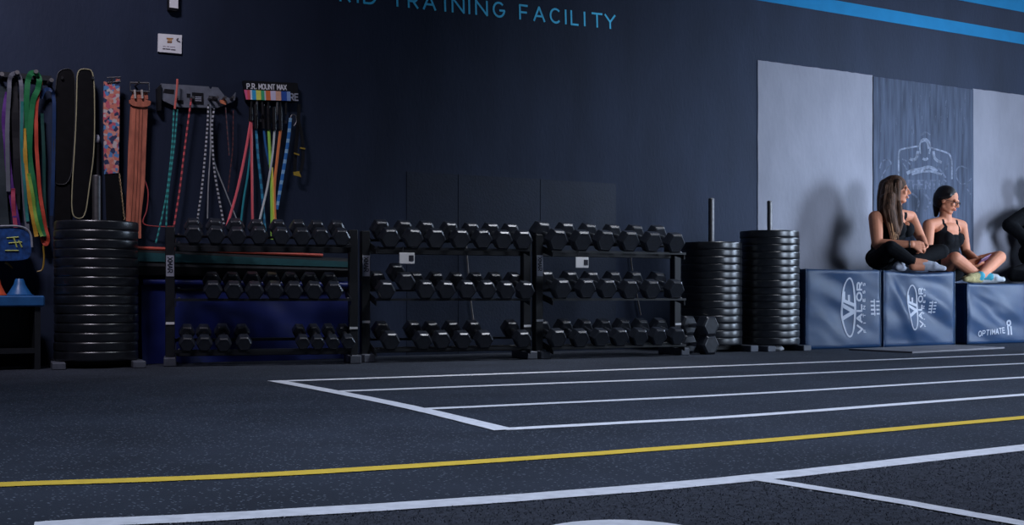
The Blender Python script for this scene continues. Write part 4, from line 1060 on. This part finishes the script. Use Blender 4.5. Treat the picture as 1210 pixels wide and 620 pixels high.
class Body:
    def __init__(self, t0): self.t0 = t0; self.prims = []; self.mb = MB()

    def J(self, px, py, dd=0.0):
        t = self.t0 + dd; r_ = ray(px, py); return r_ * t + Vector((0, 0, EYE))

    def cap(self, a, b, ra, rb, m, n=14):
        a, b = Vector(a), Vector(b); d = b - a; L = d.length; mb = self.mb
        q = d.to_track_quat('Z', 'Y').to_matrix(); rings = []
        for k in range(5): th = -math.pi / 2 + k * math.pi / 8 + 0.05; rings.append((ra * math.cos(th), ra * math.sin(th)))
        rings.append((ra, 0)); rings.append((rb, L))
        for k in range(1, 5): th = k * math.pi / 8 - 0.05; rings.append((rb * math.cos(th), L + rb * math.sin(th)))
        vs_ = [a + q @ Vector((rr * math.cos(2 * math.pi * k / n), rr * math.sin(2 * math.pi * k / n), z)) for rr, z in rings for k in range(n)]
        R_ = len(rings); fs_ = [(i * n + k, i * n + (k + 1) % n, (i + 1) * n + (k + 1) % n, (i + 1) * n + k) for i in range(R_ - 1) for k in range(n)] + [tuple(range(n - 1, -1, -1)), tuple(range((R_ - 1) * n, R_ * n))]
        mb.add(vs_, fs_); self.prims.append(('c', a, b, ra, rb, m))

    def chain(self, pts, rs, ms):
        for i in range(len(pts) - 1): self.cap(pts[i], pts[i + 1], rs[i], rs[i + 1], ms[i] if isinstance(ms, (list, tuple)) else ms)

    def ell(self, c, r_, ax, m):
        R_ = Matrix(ax).transposed(); self.mb.ell(c, r_, R_, 20); self.prims.append(('e', Vector(c), R_, r_, None, m))

    def build(self, name, parent, mats, voxel=0.006, it=4, override=None):
        me = remesh(self.mb, voxel, it)
        n = len(me.polygons); ctr = np.empty(n * 3, np.float32); me.polygons.foreach_get('center', ctr); ctr = ctr.reshape(-1, 3).astype(float)
        best = np.full(n, 9.0); idx = np.zeros(n, np.int32)
        for p in self.prims:
            if p[0] == 'c':
                a, b = np.array(p[1]), np.array(p[2]); d = b - a; L2 = max(1e-9, d @ d); k = np.clip((ctr - a) @ d / L2, 0, 1)
                ds = np.linalg.norm(ctr - a - k[:, None] * d, axis=1) - (p[3] + (p[4] - p[3]) * k)
            else:
                R_ = np.array(p[2]); l = (ctr - np.array(p[1])) @ R_; r_ = np.array(p[3]); ds = (np.linalg.norm(l / r_, axis=1) - 1) * r_.min()
            w = ds < best; best[w] = ds[w]; idx[w] = p[5]
        if override is not None: idx = override(ctr, idx)
        for m in mats: me.materials.append(m)
        me.polygons.foreach_set('material_index', idx.astype(np.int32)); me.shade_smooth()
        off = parent.location; me.transform(Matrix.Translation(-off))
        me.name = name
        return link(name, me, None, parent)


def frame(F):
    """axes of a body part: side, front, up"""
    F = F.normalized(); S = F.cross(IZ).normalized() * -1; U = S.cross(F) if S.cross(F).z > 0 else F.cross(S)
    return S, F, U


def hand(B, wrist, knuck, curl_to, side, m, r_=0.0085):
    """palm from wrist to knuckles, four fingers bending towards curl_to, thumb off the palm's side"""
    wrist, knuck, curl_to, side = Vector(wrist), Vector(knuck), Vector(curl_to), Vector(side).normalized()
    ax = (knuck - wrist).normalized()
    for k, o in enumerate((-0.030, -0.010, 0.010, 0.030)):
        B.cap(wrist + side * o * 0.5, knuck + side * o, 0.016, 0.0115, m, 10)
    ln = (0.85, 1.0, 0.95, 0.75)
    for k, o in enumerate((-0.030, -0.010, 0.010, 0.030)):
        p = knuck + side * o; d1 = ax * 0.033 * ln[k]; d2 = (ax * 0.4 + curl_to * 0.9).normalized() * 0.026 * ln[k]; d3 = (curl_to - ax * 0.3).normalized() * 0.021 * ln[k]
        B.chain([p, p + d1, p + d1 + d2, p + d1 + d2 + d3], [r_, r_ * .95, r_ * .9, r_ * .8], m)
    tb = wrist + ax * 0.03 - side * 0.03
    B.chain([tb, tb + (ax - side * 0.7).normalized() * 0.036, tb + (ax - side * 0.7).normalized() * 0.036 + (ax + curl_to * .5).normalized() * 0.028], [0.013, 0.0105, 0.0085], m)


def foot(B, ankle, toe, up, m, heel_back=0.05, r_=0.036):
    ankle, toe, up = Vector(ankle), Vector(toe), Vector(up).normalized(); d = (toe - ankle).normalized()
    heel = ankle - d * heel_back - up * 0.028
    B.cap(ankle, heel, r_, 0.031, m); B.cap(heel, ankle + (toe - ankle) * 0.6 - up * 0.018, 0.030, 0.037, m); B.cap(ankle, ankle + (toe - ankle) * 0.62 - up * 0.01, r_, 0.034, m)
    sd = d.cross(up).normalized()
    B.cap(ankle + (toe - ankle) * 0.6 - up * 0.018 - sd * 0.012, toe - up * 0.022 - sd * 0.014, 0.032, 0.021, m); B.cap(ankle + (toe - ankle) * 0.6 - up * 0.018 + sd * 0.014, toe - up * 0.022 + sd * 0.016 - d * 0.015, 0.030, 0.019, m)


def face(B, hc, Fh, tilt_down, root, glasses=False, smile=False):
    """head ellipsoids into the body; returns axes; eyes, brows, lips as small parts"""
    F = (Fh.normalized() * math.cos(tilt_down) - IZ * math.sin(tilt_down)).normalized()
    S = IZ.cross(Fh).normalized(); U = F.cross(S).normalized()
    if U.z < 0: U = -U
    ax = (S, F, U); P = lambda s, f, u: hc + S * s + F * f + U * u
    B.ell(P(0, -0.012, 0.025), (0.074, 0.094, 0.086), ax, 0)              # skull
    B.ell(P(0, 0.022, -0.030), (0.060, 0.066, 0.078), ax, 0)              # face
    B.ell(P(0, 0.050, -0.088), (0.030, 0.030, 0.022), ax, 0)              # chin
    B.cap(P(0.042, 0.0, -0.06), P(0.018, 0.052, -0.086), 0.022, 0.020, 0); B.cap(P(-0.042, 0.0, -0.06), P(-0.018, 0.052, -0.086), 0.022, 0.020, 0)
    B.cap(P(0, 0.088, 0.008), P(0, 0.104, -0.026), 0.008, 0.012, 0); B.cap(P(0.010, 0.092, -0.030), P(-0.010, 0.092, -0.030), 0.010, 0.010, 0)   # nose
    B.cap(P(0.040, 0.078, 0.016), P(-0.040, 0.078, 0.016), 0.012, 0.012, 0)   # brow ridge
    B.ell(P(0.036, 0.068, -0.022), (0.020, 0.014, 0.018), ax, 0); B.ell(P(-0.036, 0.068, -0.022), (0.020, 0.014, 0.018), ax, 0)   # cheeks
    for s in (-1, 1): B.ell(P(s * 0.074, -0.008, -0.008), (0.009, 0.017, 0.030), ax, 0)                          # ears
    B.cap(P(0.016, 0.084, -0.058), P(-0.016, 0.084, -0.058), 0.010, 0.010, 0)

    def details():
        R_ = Matrix(ax).transposed()
        for s in (-1, 1):
            e = obj('eye', MB().ell(P(s * 0.030, 0.078, -0.002), (0.0125, 0.0072, 0.0055), R_, 12), mat('eye_white', (0.5, 0.48, 0.46), 0.3), root, True)
            obj('iris', MB().ell(P(s * 0.030, 0.0840, -0.002), (0.0045, 0.0025, 0.0045), R_, 10), mat('iris_dark', (0.02, 0.012, 0.01), 0.2), e, True)
            obj('eyebrow', MB().tube([P(s * 0.012, 0.089, 0.014), P(s * 0.032, 0.089, 0.021), P(s * 0.050, 0.078, 0.014)], 0.003, 6), mat('brow_dark', (0.03, 0.018, 0.012), 0.7), root, True)
        lip = MB().tube(smoothpath([P(-0.024, 0.084, -0.054), P(-0.010, 0.0945, -0.0565), P(0, 0.0955, -0.057), P(0.010, 0.0945, -0.0565), P(0.024, 0.084, -0.054)], 4), 0.0045, 6)
        lip.tube(smoothpath([P(-0.022, 0.084, -0.056), P(0, 0.0945, -0.068 if smile else -0.065), P(0.022, 0.084, -0.056)], 5), 0.005, 6); obj('lips', lip, M_LIP, root, True)
        if smile: obj('teeth', MB().tube(smoothpath([P(-0.018, 0.088, -0.057), P(0, 0.0962, -0.062), P(0.018, 0.088, -0.057)], 4), 0.0045, 6), M_TEETH, root, True)
        if glasses:
            g = thing_part('eyeglasses', root)
            for s in (-1, 1):
                pts = [P(s * 0.034 + 0.026 * math.cos(a), 0.101 - 0.006 * abs(math.cos(a)), -0.004 + 0.017 * math.sin(a)) for a in [k * math.pi / 8 for k in range(16)]]
                g.tube(pts, 0.0024, 6, True); g.tube([P(s * 0.060, 0.096, 0.002), P(s * 0.078, 0.06, 0.004), P(s * 0.081, -0.006, 0.004)], 0.003, 6)
            g.tube([P(-0.008, 0.104, 0.002), P(0.008, 0.104, 0.002)], 0.003, 6); obj('eyeglasses', g, M_BLACKPL, root, True)
    return P, ax, details


def thing_part(name, root): return MB()


# ---------------------------------------------------------------- woman with long brown hair
pel = W(1046, 305, 6.96); t1 = pel.x * SN + pel.y * CS
w1 = thing('person', 'person with long brown hair in black tank top and leggings, sitting cross legged', 'person', (pel.x, pel.y, s2.h - 0.01))
B = Body(t1); J = B.J
SK, TP_, LG, SG = 0, 1, 2, 3
Sd = (IR * 0.72 + ID * 0.69); Fd = (IR * 0.69 - ID * 0.72)
ax = (Sd, Fd, IZ)
B.ell(J(1044, 305, 0.0), (0.185, 0.135, 0.105), ax, LG)
B.ell(J(1047, 291, -0.01), (0.150, 0.115, 0.11), ax, TP_); B.ell(J(1053, 275, -0.01), (0.158, 0.108, 0.13), ax, TP_); B.ell(J(1055, 264, 0.0), (0.165, 0.090, 0.075), ax, TP_)
for s in (-1, 1): B.ell(J(1056, 271, 0) + Fd * 0.085 + Sd * 0.068 * s, (0.066, 0.060, 0.066), ax, TP_)
shR, shL = J(1034.5, 257, -0.125), J(1076, 256, 0.12)
B.cap(shR, J(1056, 253, 0), 0.050, 0.052, SK); B.cap(shL, J(1056, 253, 0), 0.050, 0.052, SK)
hc = J(1059.5, 224.5, -0.02)
B.cap(J(1056, 256, 0.0), J(1059, 236, -0.005), 0.056, 0.050, SK)
P1, hax, det1 = face(B, hc, IR * 0.93 - ID * 0.36, 0.02, w1, smile=True)
elR, wrR = J(1036.5, 288, -0.23), J(1077, 288.5, -0.33)
B.chain([shR, shR * .5 + elR * .5, elR], [0.057, 0.053, 0.045], SK); B.chain([elR, elR * .65 + wrR * .35, wrR], [0.042, 0.040, 0.027], SK)
elL, wrL = J(1088.5, 282, 0.03), J(1093, 290.5, -0.20)
B.chain([shL, shL * .5 + elL * .5, elL], [0.050, 0.046, 0.040], SK); B.chain([elL, elL * .6 + wrL * .4, wrL], [0.040, 0.038, 0.027], SK)
hand(B, wrR, J(1087, 290, -0.335), (-IZ * 0.6 + ID * 0.5), IZ * 0.9 + ID * 0.3, SK)
hand(B, wrL, J(1091.5, 293.0, -0.275), (-IR * 0.6 - IZ * 0.6), IR * 0.8 + IZ * 0.3, SK)
hipR, knR, anR = J(1038, 306, -0.10), J(1052.5, 293, -0.36), J(1082, 311.5, -0.40)
B.chain([hipR, hipR * .5 + knR * .5 + Vector((0, 0, -0.01)), knR], [0.090, 0.080, 0.062], LG); B.chain([knR, knR * .62 + anR * .38, anR - (anR - knR) * 0.12], [0.062, 0.056, 0.040], LG)
B.cap(anR - (anR - knR) * 0.10, anR + IR * 0.075 - IZ * 0.004, 0.038, 0.040, SK); B.cap(anR - IR * 0.02 - IZ * 0.02, anR + IR * 0.06 - IZ * 0.02, 0.036, 0.038, SK)
toR = J(1116, 313.6, -0.42); foot(B, anR + IR * 0.02 + IZ * 0.006, toR, IZ, SG, 0.03)
hipL, knL, anL = J(1057, 306, 0.08), J(1112, 297, -0.10), J(1066, 312, -0.27)
B.chain([hipL, hipL * .5 + knL * .5, knL], [0.090, 0.080, 0.064], LG); B.chain([knL, knL * .6 + anL * .4, anL], [0.062, 0.052, 0.036], LG)
foot(B, anL, J(1058, 312.5, -0.38), IZ, SG, 0.02, 0.03)
zneck = J(1056, 259, 0).z


def ov1(c, idx):
    cc_ = np.array(J(1056, 261, 0)); l = (c - cc_) @ np.array(Sd); f = (c - cc_) @ np.array(Fd); z = c[:, 2] - cc_[2]
    tor = ((idx == 1) | (idx == 0)) & (np.abs(l) < 0.13) & (np.abs(f) < 0.17) & (z < 0.075) & (z > -0.09)
    al = np.abs(l)
    idx[tor] = 1; idx[tor & (((al < 0.065) & (z > -0.04 + 1.2 * np.clip(al - 0.03, 0, 1)) & (f > -0.02)) | ((al > 0.10 + np.clip(0.02 - z, 0, 0.1) * 0.9) & (z > -0.05)))] = 0
    return idx


B.build('body', w1, [M_SKIN, M_BLACKCLOTH, M_BLACKCLOTH, M_SOCK_G], 0.0052, 4, ov1)
det1()
obj('wristband', MB().tube([wrR - (wrR - elR) * 0.04 + (IZ * math.sin(a) + (wrR - elR).normalized().cross(IZ).normalized() * math.cos(a)) * 0.030 for a in [k * math.pi / 8 for k in range(16)]], 0.0045, 6, True), M_BLACKPL, w1, True)
H = Body(t1)
HC = lambda s, f, u: P1(s, f, u)
H.ell(HC(0, -0.022, 0.036), (0.088, 0.102, 0.092), hax, 0)
for s in (-1, 1):
    H.chain([HC(s * 0.070, 0.012, 0.062), HC(s * 0.086, 0.010, -0.01), HC(s * 0.088, 0.004, -0.09), HC(s * 0.082, 0.02, -0.16)], [0.030, 0.030, 0.034, 0.032], 0)
    H.chain([HC(s * 0.05, -0.06, 0.03), HC(s * 0.065, -0.075, -0.06), HC(s * 0.08, -0.065, -0.16), HC(s * 0.07, -0.06, -0.24)], [0.055, 0.055, 0.055, 0.035], 0)
H.chain([HC(0, -0.085, 0.04), HC(0, -0.10, -0.06), HC(0, -0.10, -0.16), HC(0, -0.085, -0.25)], [0.06, 0.058, 0.055, 0.03], 0)
# the lock that falls over the near shoulder down the chest
nr = [J(1052, 232, -0.13), J(1050, 246, -0.155), J(1053, 260, -0.165), J(1057, 272, -0.175), J(1056.5, 281, -0.18)]
H.chain(nr, [0.045, 0.052, 0.050, 0.038, 0.018], 0)
H.chain([J(1046, 236, -0.10), J(1045, 250, -0.13), J(1050, 262, -0.155), J(1054, 276, -0.17)], [0.05, 0.045, 0.036, 0.014], 0)
H.chain([J(1062, 240, -0.13), J(1063, 254, -0.15), J(1064, 265, -0.165), J(1062, 277, -0.17)], [0.022, 0.026, 0.024, 0.012], 0)
hair = H.build('hair', w1, [M_HAIR_BR], 0.006, 3)
stb, std = MB(), MB()
for k in range(120):
    dx = random.uniform(-7, 9); dz = random.uniform(-0.012, 0.004); low = k % 3 == 0
    pts = [J(1052 + dx * .8, 222 + random.uniform(-6, 8), -0.12 + dz), J(1050.5 + dx, 246, -0.190 + dz + abs(dx) * 0.004), J(1053 + dx * .9, 260, -0.199 + dz + abs(dx) * 0.004), J(1056.5 + dx * .6, 278 + random.uniform(-6, 6), -0.193 + dz)]
    pts = smoothpath(pts, 6)
    if low: stb.tube(pts[9 + random.randint(0, 4):], 0.0035, 5)
    else: std.tube(pts, 0.003, 5)
o = obj('hair_strands', stb, mat('blond_strand', (0.36, 0.19, 0.085), 0.65, var=0.4), hair, True); tag(o, kind='stuff')
o = obj('hair_strands', std, mat('brown_strand', (0.11, 0.052, 0.027), 0.7, var=0.5), hair, True); tag(o, kind='stuff')

# ---------------------------------------------------------------- woman with glasses
pel = W(1119, 322, 6.99); t2 = pel.x * SN + pel.y * CS
w2 = thing('person', 'person with dark tied hair and glasses in black top, sitting cross legged looking down', 'person', (pel.x, pel.y, s3.h - 0.01))
B = Body(t2); J = B.J
SH, ST, SO, SW = 2, 3, 4, 5
Sd = (IR * 0.88 + ID * 0.47); Fd = (IR * 0.47 - ID * 0.88); ax = (Sd, Fd, IZ)
B.ell(J(1118, 321, 0.0), (0.175, 0.125, 0.100), ax, SH)
B.ell(J(1119, 304, -0.01), (0.132, 0.105, 0.12), ax, TP_); B.ell(J(1119, 284, -0.01), (0.142, 0.105, 0.13), ax, TP_); B.ell(J(1118, 271, 0.0), (0.155, 0.088, 0.07), ax, TP_)
for s in (-1, 1): B.ell(J(1119, 283, 0) + Fd * 0.066 + Sd * 0.058 * s, (0.060, 0.050, 0.064), ax, TP_)
shR, shL = J(1097.5, 266, -0.085), J(1136, 267, 0.085)
B.cap(shR, J(1117, 261, 0), 0.052, 0.048, SK); B.cap(shL, J(1117, 261, 0), 0.052, 0.048, SK)
B.cap(J(1117, 263, 0.0), J(1117.5, 246, -0.01), 0.055, 0.048, SK)
hc = J(1119.5, 236.5, -0.03)
P2, hax2, det2 = face(B, hc, IR * 0.80 - ID * 0.60, 0.34, w2, glasses=True)
elR, wrR = J(1096, 299, -0.13), J(1128, 313, -0.25)
B.chain([shR, shR * .5 + elR * .5, elR], [0.052, 0.047, 0.040], SK); B.chain([elR, elR * .6 + wrR * .4, wrR], [0.040, 0.037, 0.026], SK)
elL, wrL = J(1141.5, 298, 0.02), J(1155, 307.5, -0.17)
B.chain([shL, shL * .5 + elL * .5, elL], [0.050, 0.045, 0.039], SK); B.chain([elL, elL * .6 + wrL * .4, wrL], [0.039, 0.036, 0.026], SK)
hand(B, wrL, J(1159, 309.5, -0.235), (-IR * 0.7 - IZ * 0.3), IR * 0.5 + IZ * 0.6, SK)
hand(B, J(1143, 311, -0.27), J(1151.5, 310.5, -0.29), (IR * 0.5 + IZ * 0.4), IZ * 0.8 - ID * 0.3, SK)
B.cap(wrR, J(1143, 311, -0.27), 0.027, 0.026, SK)
hipR, knR, anR = J(1110, 321, -0.08), J(1128.5, 305.5, -0.38), J(1157, 326.5, -0.36)
md = hipR * .45 + knR * .55
B.chain([hipR, md], [0.092, 0.078], SH); B.chain([md, knR], [0.076, 0.060], SK); B.chain([knR, knR * .6 + anR * .4, anR], [0.058, 0.054, 0.036], SK)
toR = J(1186, 327, -0.36)
foot(B, anR + IR * 0.03, toR, IZ, SW, 0.02); B.cap(anR + IR * 0.01, anR + IR * 0.09 - IZ * 0.01, 0.040, 0.040, ST)
hipL, knL, anL = J(1127, 321, 0.08), J(1180.5, 304, -0.10), J(1158, 326, -0.43)
md = hipL * .5 + knL * .5
B.chain([hipL, md], [0.092, 0.076], SH); B.chain([md, knL], [0.074, 0.058], SK); B.chain([knL, knL * .6 + anL * .4, anL], [0.056, 0.053, 0.036], SK)
toL = J(1139.5, 326.5, -0.52)
foot(B, anL - IR * 0.01, toL, IZ * 0.9 - ID * 0.2, SO, 0.02); B.cap(anL, anL - IR * 0.035 - IZ * 0.012, 0.041, 0.041, ST)
zn = J(1118, 276, 0).z


def ov2(c, idx):
    cc_ = np.array(J(1118, 271, 0)); l = (c - cc_) @ np.array(Sd); f = (c - cc_) @ np.array(Fd); z = c[:, 2] - cc_[2]
    tor = ((idx == 1) | (idx == 0)) & (np.abs(l) < 0.15) & (np.abs(f) < 0.17) & (z < 0.085) & (z > -0.09)
    al = np.abs(l)
    scoop = (al < 0.068) & (z > -0.050 + 0.8 * np.clip(al - 0.03, 0, 1))        # neckline
    arm = (al > 0.094 + np.clip(0.02 - z, 0, 0.1) * 0.9) & (z > -0.06)               # arm holes
    idx[tor] = 1; idx[tor & (scoop | arm)] = 0
    return idx


B.build('body', w2, [M_SKIN, M_BLACKCLOTH, M_BLACKCLOTH, M_SOCK_T, M_SOCK_O, M_SOCK_W], 0.0052, 4, ov2)
det2()
H = Body(t2)
H.ell(P2(0, -0.026, 0.040), (0.083, 0.096, 0.084), hax2, 0); H.ell(P2(0, -0.055, 0.0), (0.076, 0.070, 0.085), hax2, 0)
H.chain([J(1110, 231, 0.04), J(1107.5, 243, 0.055), J(1106, 254, 0.06)], [0.050, 0.040, 0.018], 0)
for s in (-1, 1): H.cap(P2(s * 0.068, 0.024, 0.046), P2(s * 0.077, -0.03, 0.006), 0.018, 0.02, 0)
H.build('hair', w2, [M_HAIR_BL], 0.006, 3)
ph = J(1163, 306, -0.31); r = thing('phone', 'phone in a patterned case held by the person with glasses', 'phone', ph)
mb = MB().box((-0.036, -0.005, -0.068), (0.036, 0.005, 0.068), 0.003); Rm = Matrix((IR * 0.75 + ID * 0.3 + IZ * 0.55, Vector((0, 0, 0)), Vector((0, 0, 0))))
xa = (IR * 0.80 + IZ * 0.35 + ID * 0.45).normalized(); ya = (ID * 0.5 + IZ * 0.7 - IR * 0.1); ya = (ya - xa * ya.dot(xa)).normalized(); za_ = xa.cross(ya)
tr = lambda mb_: [setattr(mb_, 'v', [ph + za_ * v.x + ya * v.y + xa * v.z for v in mb_.v])]
tr(mb); obj('phone_case', mb, mat('phone_case', (0.12, 0.06, 0.12), 0.4, var=0.9, scale=60), r)
mb = MB().box((-0.032, 0.0052, -0.064), (0.032, 0.0060, 0.064)); tr(mb); obj('screen', mb, M_BLACKPL, r)

# ---------------------------------------------------------------- person in black at the right edge
pel = W(1236, 322, 7.05); t3 = pel.x * SN + pel.y * CS
w3 = thing('person', 'person in loose black clothing cut off by the right edge of the photo', 'person', (pel.x, pel.y, s4.h - 0.01))
B = Body(t3); J = B.J
Sd = (IR * 0.5 + ID * 0.86); Fd = (IR * 0.86 - ID * 0.5); ax = (Sd, Fd, IZ)
B.ell(J(1231, 320, 0), (0.19, 0.15, 0.105), ax, 1); B.ell(J(1224, 300, 0), (0.17, 0.155, 0.14), ax, 1); B.ell(J(1221, 276, 0), (0.18, 0.15, 0.16), ax, 1); B.ell(J(1226, 256, 0), (0.175, 0.11, 0.08), ax, 1)
shR, shL = J(1214, 253, -0.14), J(1240, 254, 0.14)
B.cap(shR, J(1227, 247, 0), 0.068, 0.065, 1); B.cap(shL, J(1227, 247, 0), 0.068, 0.065, 1)
B.cap(J(1228, 250, 0), J(1231, 234, -0.01), 0.055, 0.05, 0)
hc = J(1232, 222, -0.02); P3, hax3, det3 = face(B, hc, IR * 0.9 - ID * 0.4, 0.05, w3)
elR, wrR = J(1192.5, 266, -0.22), J(1215, 284, -0.32)
B.chain([shR, shR * .5 + elR * .5, elR], [0.074, 0.072, 0.064], 1); B.chain([elR, elR * .5 + wrR * .5, wrR], [0.064, 0.058, 0.042], 1)
hand(B, wrR + IR * 0.03, J(1226, 290, -0.33), (-IZ * .7 + ID * .3), IZ * .8 + ID * .4, 0)
elL, wrL = J(1252, 285, 0.02), J(1244, 300, -0.22)
B.chain([shL, elL], [0.068, 0.06], 1); B.chain([elL, wrL], [0.06, 0.042], 1); hand(B, wrL, J(1238, 303, -0.29), (-IZ * .7), IR * .8, 0)
hipR, knR, anR = J(1222, 319, -0.10), J(1198, 324.5, -0.30), J(1228, 328, -0.42)
B.chain([hipR, knR], [0.10, 0.062], 1); B.chain([knR, anR], [0.060, 0.045], 1); foot(B, anR, J(1256, 327, -0.46), IZ, 1, 0.03)
hipL, knL, anL = J(1240, 320, 0.10), J(1290, 316, -0.12), J(1246, 328, -0.30)
B.chain([hipL, knL], [0.10, 0.075], 1); B.chain([knL, anL], [0.07, 0.045], 1); foot(B, anL, J(1222, 328, -0.34), IZ, 1, 0.03)
B.build('body', w3, [M_SKIN, M_BLACKCLOTH], 0.0065, 4)
det3()
H = Body(t3); H.ell(P3(0, -0.022, 0.036), (0.084, 0.098, 0.088), hax3, 0); H.ell(P3(0, -0.05, -0.02), (0.075, 0.07, 0.08), hax3, 0); H.build('hair', w3, [M_HAIR_BL], 0.007, 3)
# dark folded jacket between person 2's foot and the right edge
jk = G(1197, 333, s3.h)
